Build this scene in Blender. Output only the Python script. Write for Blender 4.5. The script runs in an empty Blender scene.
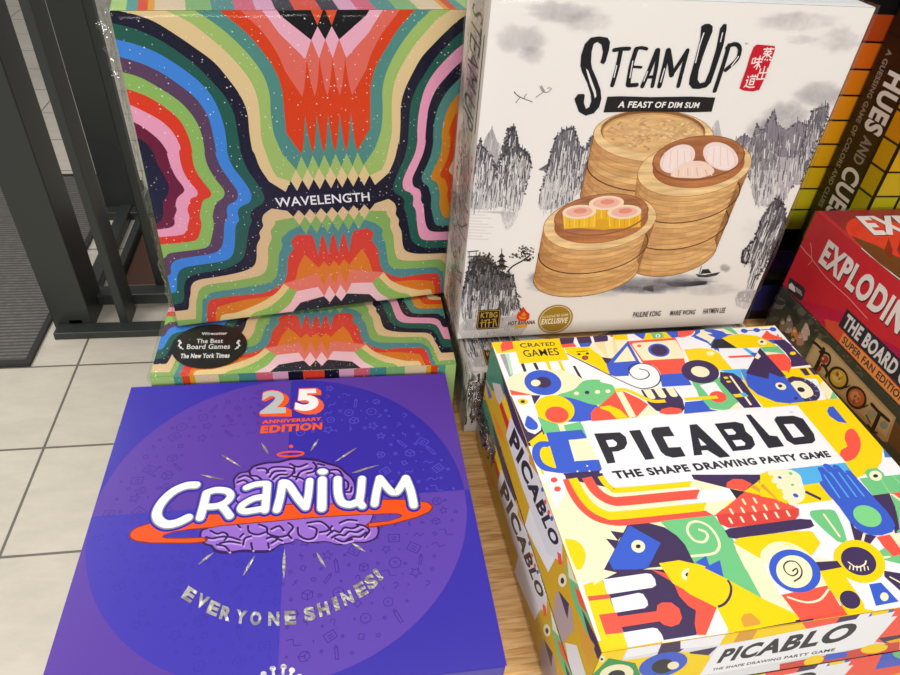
import bpy, bmesh, math, random
from mathutils import Vector, Matrix
from mathutils.noise import noise as pnoise
random.seed(7)
scene = bpy.context.scene
COL = scene.collection
R = math.radians

# ------------------------------------------------------------------ camera
cam_d = bpy.data.cameras.new('camera'); cam = bpy.data.objects.new('camera', cam_d); COL.objects.link(cam)
cam_d.sensor_fit = 'HORIZONTAL'; cam_d.sensor_width = 36.0; cam_d.lens = 36.0 * 690 / 900
cam_d.clip_start = 0.01; cam_d.clip_end = 60
_rt = Vector((0.98660106, -0.14661337, 0.07157423)); _up = Vector((0.03623916, 0.62466961, 0.78004782)); _fw = Vector((0.15907569, 0.76700221, -0.62161285))
_m = Matrix((( _rt.x, _up.x, -_fw.x, 0.1737), (_rt.y, _up.y, -_fw.y, -0.1967), (_rt.z, _up.z, -_fw.z, 0.4745), (0, 0, 0, 1)))
cam.matrix_world = _m
scene.camera = cam
# ------------------------------------------------------------------ light and exposure
scene.view_settings.view_transform = 'Standard'; scene.view_settings.look = 'None'
scene.view_settings.gamma = 1.0; scene.view_settings.use_curve_mapping = False
scene.view_settings.exposure = 0.0
world = bpy.data.worlds.new('shop_ambient'); scene.world = world; world.use_nodes = True
world.node_tree.nodes['Background'].inputs[0].default_value = (1.0, 0.98, 0.95, 1)
world.node_tree.nodes['Background'].inputs[1].default_value = 0.33
def area(name, loc, target, sx, sy, power, col=(1, .97, .92)):
    d = bpy.data.lights.new(name, 'AREA'); d.shape = 'RECTANGLE'; d.size = sx; d.size_y = sy; d.energy = power; d.color = col
    o = bpy.data.objects.new(name, d); COL.objects.link(o); o.location = loc
    o.rotation_euler = (Vector(target) - Vector(loc)).to_track_quat('-Z', 'Y').to_euler()
    return o
area('ceiling_light_near', (0.3, -1.95, 1.5), (0.3, 0.25, 0.1), 1.8, 0.6, 58)
area('left_fill_light', (-1.5, -.2, 1.5), (0.5, 0.2, .1), 1.4, 0.5, 27)  # added fill lamp, brightens the left-facing sides of the boxes
area('ceiling_light_mid', (0.5, 0.7, 2.0), (0.5, 0.7, 0), 1.6, 0.35, 7)
area('ceiling_light_left', (-1.4, 1.6, 2.0), (-0.8, 1.3, -0.8), 1.6, 0.5, 28)
# ------------------------------------------------------------------ colour and material helpers
def lin(c):
    c /= 255.0
    return c / 12.92 if c <= 0.04045 else ((c + 0.055) / 1.055) ** 2.4
def hx(s):
    return tuple(lin(int(s[i:i + 2], 16)) for i in (0, 2, 4))
def mat(name, col=(.8, .8, .8), rough=.5, metal=0, coat=0, spec=.5):
    m = bpy.data.materials.new(name); m.use_nodes = True
    b = m.node_tree.nodes['Principled BSDF']
    b.inputs['Base Color'].default_value = (*col, 1); b.inputs['Roughness'].default_value = rough
    b.inputs['Metallic'].default_value = metal; b.inputs['Coat Weight'].default_value = coat
    b.inputs['Specular IOR Level'].default_value = spec
    return m
def nd(m, t, **kw):
    n = m.node_tree.nodes.new(t)
    for k, v in kw.items():
        if k in n.inputs: n.inputs[k].default_value = v
        else: setattr(n, k, v)
    return n
def lk(m, a, b): m.node_tree.links.new(a, b)
def bsdf(m): return m.node_tree.nodes['Principled BSDF']
def bump(m, scale, strength, dist=.001, detail=2, stretch=None):
    tc = nd(m, 'ShaderNodeTexCoord'); nz = nd(m, 'ShaderNodeTexNoise'); nz.inputs['Scale'].default_value = scale; nz.inputs['Detail'].default_value = detail
    src = tc.outputs['Object']
    if stretch:
        mp = nd(m, 'ShaderNodeMapping'); mp.inputs['Scale'].default_value = stretch; lk(m, src, mp.inputs[0]); src = mp.outputs[0]
    lk(m, src, nz.inputs['Vector'])
    bp = nd(m, 'ShaderNodeBump'); bp.inputs['Strength'].default_value = strength; bp.inputs['Distance'].default_value = dist
    lk(m, nz.outputs['Fac'], bp.inputs['Height']); lk(m, bp.outputs[0], bsdf(m).inputs['Normal'])
    return nz
PRINT_GAIN = 0.84
def print_mat(name, rough=.42, coat=.08, kind='flat', spec=.28):
    """printed card: ink colour from the colour attribute 'ink' (rgb) and its coverage (alpha)"""
    m = mat(name, rough=rough, coat=coat, spec=spec); b = bsdf(m); b.inputs['Coat Roughness'].default_value = .12
    at = nd(m, 'ShaderNodeVertexColor', layer_name='ink')
    tc = nd(m, 'ShaderNodeTexCoord')
    col = at.outputs['Color']
    if kind == 'speckle':       # tiny printed stars
        vo = nd(m, 'ShaderNodeTexVoronoi'); vo.inputs['Scale'].default_value = 340; lk(m, tc.outputs['Object'], vo.inputs['Vector'])
        lt = nd(m, 'ShaderNodeMath', operation='LESS_THAN'); lk(m, vo.outputs['Distance'], lt.inputs[0])
        sp = nd(m, 'ShaderNodeSeparateColor'); lk(m, vo.outputs['Color'], sp.inputs[0])
        pw = nd(m, 'ShaderNodeMath', operation='POWER'); lk(m, sp.outputs[0], pw.inputs[0]); pw.inputs[1].default_value = 1.6
        ml = nd(m, 'ShaderNodeMath', operation='MULTIPLY'); lk(m, pw.outputs[0], ml.inputs[0]); ml.inputs[1].default_value = .2
        lk(m, ml.outputs[0], lt.inputs[1])
        mx = nd(m, 'ShaderNodeMix', data_type='RGBA'); lk(m, lt.outputs[0], mx.inputs[0]); lk(m, col, mx.inputs[6]); mx.inputs[7].default_value = (.85, .84, .78, 1)
        col = mx.outputs[2]
    if kind == 'bamboo':        # painted bamboo strips: fine streaks along the weave
        mp = nd(m, 'ShaderNodeMapping'); mp.inputs['Scale'].default_value = (1, 9, 9); lk(m, tc.outputs['Object'], mp.inputs[0])
        nz = nd(m, 'ShaderNodeTexNoise'); nz.inputs['Scale'].default_value = 28; nz.inputs['Detail'].default_value = 5; lk(m, mp.outputs[0], nz.inputs['Vector'])
        rp = nd(m, 'ShaderNodeMapRange'); rp.inputs[1].default_value = .3; rp.inputs[2].default_value = .7; rp.inputs[3].default_value = .72; rp.inputs[4].default_value = 1.18
        lk(m, nz.outputs['Fac'], rp.inputs[0])
        mx = nd(m, 'ShaderNodeVectorMath', operation='SCALE'); lk(m, col, mx.inputs[0]); lk(m, rp.outputs[0], mx.inputs['Scale']); col = mx.outputs[0]
    if kind == 'foil':
        b.inputs['Metallic'].default_value = .85; b.inputs['Roughness'].default_value = .3
        nz = nd(m, 'ShaderNodeTexNoise'); nz.inputs['Scale'].default_value = 160; lk(m, tc.outputs['Object'], nz.inputs['Vector'])
        bp = nd(m, 'ShaderNodeBump'); bp.inputs['Strength'].default_value = .8; bp.inputs['Distance'].default_value = .002
        lk(m, nz.outputs['Fac'], bp.inputs['Height']); lk(m, bp.outputs[0], b.inputs['Normal'])
    gn = nd(m, 'ShaderNodeVectorMath', operation='SCALE'); lk(m, col, gn.inputs[0]); gn.inputs['Scale'].default_value = PRINT_GAIN
    lk(m, gn.outputs[0], b.inputs['Base Color'])
    if kind in ('ink', 'wash'):
        mp = nd(m, 'ShaderNodeMapping'); mp.inputs['Scale'].default_value = (1, .22, 1) if kind == 'ink' else (1, 1, 1); lk(m, tc.outputs['Object'], mp.inputs[0])
        nz = nd(m, 'ShaderNodeTexNoise'); nz.inputs['Scale'].default_value = 330 if kind == 'ink' else 38; nz.inputs['Detail'].default_value = 6; nz.inputs['Roughness'].default_value = .65
        lk(m, mp.outputs[0], nz.inputs['Vector'])
        ad = nd(m, 'ShaderNodeMath', operation='ADD'); lk(m, nz.outputs['Fac'], ad.inputs[0]); lk(m, at.outputs['Alpha'], ad.inputs[1])
        rp = nd(m, 'ShaderNodeMapRange'); lk(m, ad.outputs[0], rp.inputs[0])
        rp.inputs[1].default_value = .85 if kind == 'ink' else .55; rp.inputs[2].default_value = 1.25 if kind == 'ink' else 1.6
        rp.inputs[3].default_value = 0; rp.inputs[4].default_value = .95 if kind == 'ink' else .8
        gt = nd(m, 'ShaderNodeMath', operation='MULTIPLY'); lk(m, rp.outputs[0], gt.inputs[0])
        r2 = nd(m, 'ShaderNodeMapRange'); lk(m, at.outputs['Alpha'], r2.inputs[0]); r2.inputs[1].default_value = 0; r2.inputs[2].default_value = .25
        lk(m, r2.outputs[0], gt.inputs[1]); lk(m, gt.outputs[0], b.inputs['Alpha'])
    if kind == 'alpha':
        lk(m, at.outputs['Alpha'], b.inputs['Alpha'])
    return m
M = {}
M['flat'] = print_mat('printed_card')
M['speckle'] = print_mat('printed_card_speckled', kind='speckle', rough=.35, coat=.12)
M['gloss'] = print_mat('printed_card_glossy', rough=.36, coat=.12)
M['bamboo'] = print_mat('printed_bamboo', kind='bamboo')
M['ink'] = print_mat('printed_ink_brush', kind='ink')
M['wash'] = print_mat('printed_ink_wash', kind='wash')
M['alpha'] = print_mat('printed_tint', kind='alpha')
M['foil'] = print_mat('printed_silver_foil', kind='foil')
def wrap_mat(name, amount=.12, scale=22, strength=.5, tint=(1, 1, 1), gain=.22, base=.006):
    m = bpy.data.materials.new(name); m.use_nodes = True; nt = m.node_tree; nt.nodes.clear()
    out = nd(m, 'ShaderNodeOutputMaterial'); tr = nd(m, 'ShaderNodeBsdfTransparent'); gl = nd(m, 'ShaderNodeBsdfGlossy'); gl.inputs['Roughness'].default_value = .09
    tr.inputs[0].default_value = (*tint, 1)
    mx = nd(m, 'ShaderNodeMixShader'); tc = nd(m, 'ShaderNodeTexCoord')
    mp = nd(m, 'ShaderNodeMapping'); mp.inputs['Rotation'].default_value = (.2, .1, .6); mp.inputs['Scale'].default_value = (1, .35, 1); lk(m, tc.outputs['Object'], mp.inputs[0])
    nz = nd(m, 'ShaderNodeTexNoise'); nz.inputs['Scale'].default_value = scale; nz.inputs['Detail'].default_value = 3; lk(m, mp.outputs[0], nz.inputs['Vector'])
    bp = nd(m, 'ShaderNodeBump'); bp.inputs['Strength'].default_value = strength; bp.inputs['Distance'].default_value = .01; lk(m, nz.outputs['Fac'], bp.inputs['Height'])
    lk(m, bp.outputs[0], gl.inputs['Normal'])
    lw = nd(m, 'ShaderNodeLayerWeight'); lw.inputs[0].default_value = .18; lk(m, bp.outputs[0], lw.inputs['Normal'])
    mu = nd(m, 'ShaderNodeMath', operation='MULTIPLY_ADD'); lk(m, lw.outputs['Fresnel'], mu.inputs[0]); mu.inputs[1].default_value = gain; mu.inputs[2].default_value = base
    lk(m, mu.outputs[0], mx.inputs[0]); lk(m, tr.outputs[0], mx.inputs[1]); lk(m, gl.outputs[0], mx.inputs[2]); lk(m, mx.outputs[0], out.inputs[0])
    return m
M['wrap'] = wrap_mat('clear_shrink_wrap')
M['wrap_crumple'] = wrap_mat('crumpled_shrink_wrap', amount=.6, scale=120, strength=1.0, tint=(.93, .93, .93), gain=.7, base=.12)

# ------------------------------------------------------------------ object helpers
def thing(name, label, cat, group=None):
    o = bpy.data.objects.new(name, None); COL.objects.link(o); o.empty_display_size = .05
    o['label'] = label; o['category'] = cat
    if group: o['group'] = group
    return o
def link_mesh(name, me, parent=None):
    o = bpy.data.objects.new(name, me); COL.objects.link(o)
    if parent: o.parent = parent
    return o
def mesh_obj(name, bm, m, parent=None, smooth=False):
    me = bpy.data.meshes.new(name); bm.to_mesh(me); bm.free()
    for k in (m if isinstance(m, (list, tuple)) else [m]): me.materials.append(k)
    if smooth:
        for p in me.polygons: p.use_smooth = True
    return link_mesh(name, me, parent)
def box_bm(x0, y0, z0, x1, y1, z1, bev=0, seg=2, bm=None):
    b = bmesh.new()
    r = bmesh.ops.create_cube(b, size=1)
    for v in b.verts: v.co = Vector((x0 + (v.co.x + .5) * (x1 - x0), y0 + (v.co.y + .5) * (y1 - y0), z0 + (v.co.z + .5) * (z1 - z0)))
    if bev: bmesh.ops.bevel(b, geom=b.edges[:], offset=bev, segments=seg, affect='EDGES', profile=.5)
    if bm is None: return b
    me = bpy.data.meshes.new('tmp'); b.to_mesh(me); b.free(); bm.from_mesh(me); bpy.data.meshes.remove(me)
    return bm
def struct(o): o['kind'] = 'structure'; return o
def tag(o, label, cat, group=None):
    o['label'] = label; o['category'] = cat
    if group: o['group'] = group
    return o

# ------------------------------------------------------------------ flat print: polygons laid on a face of a box
def homog(src, dst):
    """3x3 projective map taking four src points to four dst points"""
    A = []
    for (x, y), (u, v) in zip(src, dst):
        A.append([x, y, 1, 0, 0, 0, -u * x, -u * y, u]); A.append([0, 0, 0, x, y, 1, -v * x, -v * y, v])
    n = 8
    for i in range(n):
        p = max(range(i, n), key=lambda k: abs(A[k][i])); A[i], A[p] = A[p], A[i]
        for k in range(n):
            if k != i:
                f = A[k][i] / A[i][i]
                for j in range(i, 9): A[k][j] -= f * A[i][j]
    h = [A[i][8] / A[i][i] for i in range(8)] + [1]
    return lambda x, y: ((h[0] * x + h[1] * y + h[2]) / (h[6] * x + h[7] * y + h[8]), (h[3] * x + h[4] * y + h[5]) / (h[6] * x + h[7] * y + h[8]))
def catmull(pts, n=5, closed=False):
    P = [Vector(p) for p in pts]; N = len(P); out = []
    rng = range(N) if closed else range(N - 1)
    for i in rng:
        if closed: a, b, c, d = P[i - 1], P[i], P[(i + 1) % N], P[(i + 2) % N]
        else: a, b, c, d = P[max(i - 1, 0)], P[i], P[i + 1], P[min(i + 2, N - 1)]
        for k in range(n):
            t = k / n
            out.append(.5 * ((2 * b) + (c - a) * t + (2 * a - 5 * b + 4 * c - d) * t * t + (3 * b - a - 3 * c + d) * t ** 3))
    if not closed: out.append(P[-1])
    return [(p.x, p.y) for p in out]
TEXT_CACHE = {}
def text_polys(s, bold=0.0, shear=0.0):
    key = (s, bold, shear)
    if key in TEXT_CACHE: return TEXT_CACHE[key]
    cu = bpy.data.curves.new('t', 'FONT'); cu.body = s; cu.size = 1; cu.offset = bold; cu.shear = shear; cu.space_character = 1 + bold * 2.6; cu.resolution_u = 4; cu.fill_mode = 'FRONT' if hasattr(cu, 'fill_mode') else 'FRONT'
    ob = bpy.data.objects.new('t', cu); COL.objects.link(ob)
    dg = bpy.context.evaluated_depsgraph_get(); dg.update()
    me = bpy.data.meshes.new_from_object(ob.evaluated_get(dg))
    polys = [[(me.vertices[i].co.x, me.vertices[i].co.y) for i in p.vertices] for p in me.polygons]
    COL.objects.unlink(ob); bpy.data.objects.remove(ob); bpy.data.curves.remove(cu); bpy.data.meshes.remove(me)
    xs = [q[0] for p in polys for q in p]; ys = [q[1] for p in polys for q in p]
    x0, x1, y0, y1 = min(xs), max(xs), min(ys), max(ys)
    polys = [[((x - x0) / (x1 - x0), (y - y0) / (y1 - y0)) for x, y in p] for p in polys]
    TEXT_CACHE[key] = (polys, (x1 - x0) / (y1 - y0))
    return TEXT_CACHE[key]
class Art:
    """w,h: face size. quad: where the face corners TL,TR,BR,BL lie in the tracing frame."""
    def __init__(s, w, h, quad=None, mats=('flat',)):
        s.w, s.h = w, h; s.mats = list(mats); s.items = []; s.layer = 0; s.step = 1.0e-6; s.clip_on = True
        s.H = homog(quad, [(0, h), (w, h), (w, 0), (0, 0)]) if quad else (lambda x, y: (x, y))
        s.fx, s.fy, s.fs = 0, 0, 1; s.tf = None
    def fr(s, x0=0, y0=0, x1=1, W=1): s.fx, s.fy, s.fs = x0, y0, (x1 - x0) / W; s.tf = None; return s
    def uv(s, p):
        x, y = p
        if s.tf: x, y = s.tf(x, y)
        return s.H(s.fx + x * s.fs, s.fy + y * s.fs)
    def clip(s, P):
        for ax, lim, sg in ((0, 0, 1), (0, s.w, -1), (1, 0, 1), (1, s.h, -1)):
            out = []
            for i in range(len(P)):
                a, b = P[i - 1], P[i]; da = (a[ax] - lim) * sg; db = (b[ax] - lim) * sg
                if (da >= 0) != (db >= 0):
                    t = da / (da - db); out.append(tuple(a[k] + (b[k] - a[k]) * t for k in range(len(a))))
                if db >= 0: out.append(b)
            P = out
            if len(P) < 3: return []
        return P
    def raw(s, P, col, m='flat', al=1.0):
        if m not in s.mats: s.mats.append(m)
        if s.clip_on: P = s.clip(P)
        if len(P) >= 3: s.items.append((P, col, al, s.layer * s.step, s.mats.index(m)))
    def up(s): s.layer += 1; return s
    def poly(s, pts, col, m=None, al=1.0, smooth=0, up=True):
        if smooth: pts = catmull(pts, smooth, True)
        if up: s.layer += 1
        s.raw([s.uv(p) for p in pts], hx(col) if isinstance(col, str) else col, m or s.mats[0], al)
    def fill(s, col, m=None):
        s.layer += 1; s.raw([(0, 0), (s.w, 0), (s.w, s.h), (0, s.h)], hx(col), m or s.mats[0])
    def ell(s, cx, cy, rx, ry, col, rot=0, m=None, a0=0, a1=360, al=1.0, n=36, skew=0, up=True):
        c, sn = math.cos(R(rot)), math.sin(R(rot)); P = []
        k = max(6, int(n * abs(a1 - a0) / 360))
        for i in range(k + (0 if a1 - a0 == 360 else 1)):
            t = R(a0 + (a1 - a0) * i / k); x = rx * math.cos(t); y = ry * math.sin(t)
            P.append((cx + x * c - y * sn + skew * y, cy + x * sn + y * c))
        s.poly(P, col, m, al, up=up)
    def stroke(s, pts, wd, col, m=None, smooth=0, closed=False, cap=True, al=1.0, taper=False, up=True):
        """wd in tracing-frame pixels, converted locally"""
        if smooth: pts = catmull(pts, smooth, closed)
        P = []
        for p in pts:
            v = Vector(s.uv(p))
            if not P or (v - P[-1]).length > 1e-6: P.append(v)
        if len(P) < 2: return
        a = Vector(s.uv(pts[0])); b = Vector(s.uv((pts[0][0] + 1, pts[0][1]))); c = Vector(s.uv((pts[0][0], pts[0][1] + 1)))
        hw = wd * .25 * ((b - a).length + (c - a).length)
        if up: s.layer += 1
        cc = hx(col) if isinstance(col, str) else col; mm = m or s.mats[0]; N = len(P)
        L, Rr = [], []
        for i in range(N):
            if closed: d0 = (P[i] - P[i - 1]).normalized(); d1 = (P[(i + 1) % N] - P[i]).normalized()
            else: d0 = (P[i] - P[i - 1]).normalized() if i else (P[1] - P[0]).normalized(); d1 = (P[i + 1] - P[i]).normalized() if i < N - 1 else d0
            t = (d0 + d1); t = t.normalized() if t.length > 1e-6 else d1
            n = Vector((-t.y, t.x)); k = hw / max(.5, abs(n.dot(Vector((-d1.y, d1.x)))))
            if taper: k *= max(.12, math.sin(math.pi * min(1, max(0, i / (N - 1)))))
            L.append(P[i] + n * k); Rr.append(P[i] - n * k)
        for i in range(N if closed else N - 1):
            j = (i + 1) % N; s.raw([tuple(L[i]), tuple(Rr[i]), tuple(Rr[j]), tuple(L[j])], cc, mm, al)
        if cap and not closed and not taper:
            for e, f in ((0, 1), (N - 1, N - 2)):
                d = (P[e] - P[f]).normalized(); ang = math.atan2(d.y, d.x)
                s.raw([(P[e].x + hw * math.cos(ang + R(q)), P[e].y + hw * math.sin(ang + R(q))) for q in range(-90, 91, 22)], cc, mm, al)
    def text(s, txt, quad, col, bold=0.0, shear=0.0, m=None, up=True, curve=None):
        """quad: TL,TR,BR,BL of the ink extent in the tracing frame; curve(x,y)->(x,y) optional"""
        polys, asp = text_polys(txt, bold, shear)
        if up: s.layer += 1
        g = homog([(0, 1), (1, 1), (1, 0), (0, 0)], quad) if quad else None
        cc = hx(col) if isinstance(col, str) else col
        for p in polys:
            s.raw([s.uv(curve(*q) if curve else g(*q)) for q in p], cc, m or s.mats[0])
    def blob(s, cx, cy, rx, ry, col, m='wash', al=.6, n=20, rough=.25, seed=0, rot=0):
        """soft-edged wash: coverage fades to nothing at the rim"""
        s.layer += 1; rnd = random.Random(seed * 991 + int(cx * 7 + cy)); c, sn = math.cos(R(rot)), math.sin(R(rot))
        rim = []
        for i in range(n):
            t = 2 * math.pi * i / n; k = 1 - rough * rnd.random(); x, y = rx * k * math.cos(t), ry * k * math.sin(t); rim.append((cx + x * c - y * sn, cy + x * sn + y * c))
        mid = [(cx + (p[0] - cx) * .5, cy + (p[1] - cy) * .5) for p in rim]
        cc = hx(col)
        for i in range(n):
            j = (i + 1) % n
            s.grad([mid[i], mid[j], rim[j], rim[i]], cc, m, (al * .85, al * .85, 0, 0)); s.grad([(cx, cy), mid[i], mid[j]], cc, m, (al, al * .85, al * .85))
    def grad(s, pts, col, m, als):
        P = [(*s.uv(p), a) for p, a in zip(pts, als)]
        if m not in s.mats: s.mats.append(m)
        if s.clip_on: P = s.clip(P)
        if len(P) >= 3: s.items.append(([p[:2] for p in P], col, [p[2] for p in P], s.layer * s.step, s.mats.index(m)))
    def build(s, name, parent, origin, ux, uy, lift=.0002):
        """origin: bottom-left corner of the face in the parent's space; ux, uy unit vectors"""
        o = Vector(origin); ux = Vector(ux); uy = Vector(uy); n = ux.cross(uy)
        V, F, C, MI = [], [], [], []
        for P, col, al, z, mi in s.items:
            b = len(V); V += [tuple(o + ux * p[0] + uy * p[1] + n * (lift + z)) for p in P]; F.append(range(b, len(V)))
            A = al if isinstance(al, list) else [al] * len(P)
            C += [(*col, a) for a in A]; MI.append(mi)
        me = bpy.data.meshes.new(name); me.from_pydata(V, [], [list(f) for f in F])
        ca = me.color_attributes.new('ink', 'FLOAT_COLOR', 'CORNER')
        ca.data.foreach_set('color', [x for c in C for x in c]); me.polygons.foreach_set('material_index', MI)
        for k in s.mats: me.materials.append(M[k])
        nv = Vector(n); me.update()
        flip = [p.index for p in me.polygons if p.normal.dot(nv) < 0]
        if flip:
            bm = bmesh.new(); bm.from_mesh(me); bm.faces.ensure_lookup_table(); bmesh.ops.reverse_faces(bm, faces=[bm.faces[i] for i in flip]); bm.to_mesh(me); bm.free()
        ob = link_mesh(name, me, parent)
        if nv.dot(Vector((0, 0, 1))) < -.5 : pass
        return ob
def face_of(side, w, d, t, z0=0.0, out=0.0):
    """origin, ux, uy, width, height of a side of a lying box (w x d x t)"""
    e = out
    return {'top': ((0, 0, t), (1, 0, 0), (0, 1, 0)), 'front': ((0, -e, z0), (1, 0, 0), (0, 0, 1)), 'back': ((w, d + e, z0), (-1, 0, 0), (0, 0, 1)),
            'left': ((-e, d, z0), (0, -1, 0), (0, 0, 1)), 'right': ((w + e, 0, z0), (0, 1, 0), (0, 0, 1))}[side]
def card(name, col, rough=.38, coat=.25):
    m = mat(name, col, rough, coat=coat); bump(m, 900, .05, .0003); return m
def game_box(root, w, d, t, m_lid, m_base, lid_h=None, bev=.0012, base_inset=.0008):
    """a two-part game box: lid over a tray (tray shows as a thin lip under the lid)"""
    lid_h = lid_h or t * .96
    lid = mesh_obj('lid', box_bm(0, 0, t - lid_h, w, d, t, bev, 3), m_lid, root, True)
    base = mesh_obj('tray', box_bm(base_inset, base_inset, 0, w - base_inset, d - base_inset, t - lid_h + .001, .0005, 1), m_base, root)
    for p in lid.data.polygons: p.use_smooth = p.area < w * t * .02
    return lid, base
def wrap_box(root, w, d, t, gap=.0015, amp=.0012, n=26, seed=1, m='wrap', zlo=0.001):
    """thin clear shrink-wrap skin with small puckers, tight over the box"""
    bm = bmesh.new()
    bmesh.ops.create_cube(bm, size=1)
    bmesh.ops.subdivide_edges(bm, edges=bm.edges[:], cuts=n, use_grid_fill=True)
    for v in bm.verts:
        x, y, z = v.co
        edge = sorted((.5 - abs(x), .5 - abs(y), .5 - abs(z)))[1]
        k = pnoise(Vector((x * 9 + seed, y * 9, z * 5))) * amp * (1.4 if edge < .06 else .35)
        nn = Vector((x, y, z)).normalized()
        v.co = Vector(((x + .5) * w + (gap * 2) * x, (y + .5) * d + (gap * 2) * y, zlo + (z + .5) * (t - zlo) + (gap if z > -.49 else 0) * (z + .5)))
        f = 1 if z > -.45 else 0
        v.co += Vector((x, y, z)).normalized() * abs(k) * f
    return mesh_obj('shrink_wrap', bm, M[m], root, True)
def place(root, x, y, z, yaw=0, tilt=0):
    root.location = (x, y, z); root.rotation_euler = (tilt, 0, yaw)
# ------------------------------------------------------------------ floor
def tile_mat():
    m = mat('floor_tile', rough=.42); b = bsdf(m)
    tc = nd(m, 'ShaderNodeTexCoord'); mp = nd(m, 'ShaderNodeMapping'); lk(m, tc.outputs['Object'], mp.inputs[0])
    br = nd(m, 'ShaderNodeTexBrick'); br.offset = 0; br.inputs['Scale'].default_value = 1
    br.inputs['Brick Width'].default_value = .6; br.inputs['Row Height'].default_value = .2955; br.inputs['Mortar Size'].default_value = .0032; br.inputs['Mortar Smooth'].default_value = .2
    br.inputs['Color1'].default_value = (*hx('CFC8BA'), 1); br.inputs['Color2'].default_value = (*hx('CCC5B7'), 1); br.inputs['Mortar'].default_value = (*hx('6E6962'), 1)
    mp.inputs['Location'].default_value = (.517, -1.021 + .2955 * 4, 0)
    lk(m, mp.outputs[0], br.inputs['Vector'])
    nz = nd(m, 'ShaderNodeTexNoise'); nz.inputs['Scale'].default_value = 9; nz.inputs['Detail'].default_value = 8; nz.inputs['Roughness'].default_value = .7
    m2 = nd(m, 'ShaderNodeMapping'); m2.inputs['Scale'].default_value = (1, 2.5, 1); lk(m, tc.outputs['Object'], m2.inputs[0]); lk(m, m2.outputs[0], nz.inputs['Vector'])
    rp = nd(m, 'ShaderNodeMapRange'); rp.inputs[1].default_value = .3; rp.inputs[2].default_value = .7; rp.inputs[3].default_value = .88; rp.inputs[4].default_value = 1.06; lk(m, nz.outputs['Fac'], rp.inputs[0])
    sc = nd(m, 'ShaderNodeVectorMath', operation='SCALE'); lk(m, br.outputs['Color'], sc.inputs[0]); lk(m, rp.outputs[0], sc.inputs['Scale']); lk(m, sc.outputs[0], b.inputs['Base Color'])
    bp = nd(m, 'ShaderNodeBump'); bp.inputs['Strength'].default_value = .6; bp.inputs['Distance'].default_value = .002; bp.invert = True; lk(m, br.outputs['Fac'], bp.inputs['Height']); lk(m, bp.outputs[0], b.inputs['Normal'])
    return m
struct(mesh_obj('floor', box_bm(-4, -1.2, -.86, 3.5, 5.5, -.8), tile_mat()))
def mat_mat():
    m = mat('ribbed_mat', rough=.9); b = bsdf(m)
    tc = nd(m, 'ShaderNodeTexCoord'); wv = nd(m, 'ShaderNodeTexWave'); wv.bands_direction = 'Y'; wv.inputs['Scale'].default_value = 22; wv.inputs['Distortion'].default_value = .6; wv.inputs['Detail Scale'].default_value = 4
    lk(m, tc.outputs['Object'], wv.inputs['Vector'])
    nz = nd(m, 'ShaderNodeTexNoise'); nz.inputs['Scale'].default_value = 60; nz.inputs['Detail'].default_value = 6; lk(m, tc.outputs['Object'], nz.inputs['Vector'])
    cr = nd(m, 'ShaderNodeMix', data_type='RGBA'); cr.inputs[6].default_value = (*hx('4A4846'), 1); cr.inputs[7].default_value = (*hx('7C7874'), 1)
    mu = nd(m, 'ShaderNodeMath', operation='MULTIPLY'); lk(m, wv.outputs['Fac'], mu.inputs[0]); lk(m, nz.outputs['Fac'], mu.inputs[1]); mu2 = nd(m, 'ShaderNodeMath', operation='MULTIPLY'); lk(m, mu.outputs[0], mu2.inputs[0]); mu2.inputs[1].default_value = 1.3
    lk(m, mu2.outputs[0], cr.inputs[0]); lk(m, cr.outputs[2], b.inputs['Base Color'])
    bp = nd(m, 'ShaderNodeBump'); bp.inputs['Strength'].default_value = .5; bp.inputs['Distance'].default_value = .003; lk(m, wv.outputs['Fac'], bp.inputs['Height']); lk(m, bp.outputs[0], b.inputs['Normal'])
    return m
mt = thing('entrance_mat', 'dark grey ribbed entrance mat lying on the pale floor tiles at far left', 'mat'); mt.location = (0, 0, -.8)
mesh_obj('mat_field', box_bm(-2.2, 1.335, 0, -.648, 2.43, .010, .002), mat_mat(), mt)
rub = mat('black_rubber', hx('2B2A29'), .6)
bm = bmesh.new()
for a in ((-2.2, 1.318, 0, -.634, 1.335, .012), (-.648, 1.335, 0, -.634, 2.43, .012), (-2.2, 2.43, 0, -.634, 2.446, .012)): box_bm(*a, bm=bm)
mesh_obj('mat_border', bm, rub, mt)
# ------------------------------------------------------------------ display table
def wood_mat():
    m = mat('oak_laminate', rough=.42, coat=.15); b = bsdf(m)
    tc = nd(m, 'ShaderNodeTexCoord'); mp = nd(m, 'ShaderNodeMapping'); mp.inputs['Scale'].default_value = (3.2, 40, 14); lk(m, tc.outputs['Object'], mp.inputs[0])
    nz = nd(m, 'ShaderNodeTexNoise'); nz.inputs['Scale'].default_value = 9; nz.inputs['Detail'].default_value = 7; nz.inputs['Distortion'].default_value = .6; lk(m, mp.outputs[0], nz.inputs['Vector'])
    cr = nd(m, 'ShaderNodeValToRGB'); e = cr.color_ramp.elements; e[0].position = .3; e[0].color = (*hx('B98548'), 1); e[1].position = .68; e[1].color = (*hx('F0C688'), 1)
    x = cr.color_ramp.elements.new(.48); x.color = (*hx('DBA866'), 1)
    lk(m, nz.outputs['Fac'], cr.inputs[0]); lk(m, cr.outputs[0], b.inputs['Base Color'])
    bp = nd(m, 'ShaderNodeBump'); bp.inputs['Strength'].default_value = .15; bp.inputs['Distance'].default_value = .001; lk(m, nz.outputs['Fac'], bp.inputs['Height']); lk(m, bp.outputs[0], b.inputs['Normal'])
    return m
M['wood'] = wood_mat(); M['steel_dark'] = mat('painted_steel', hx('2D312F'), .4); bump(M['steel_dark'], 200, .06, .0004)
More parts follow.
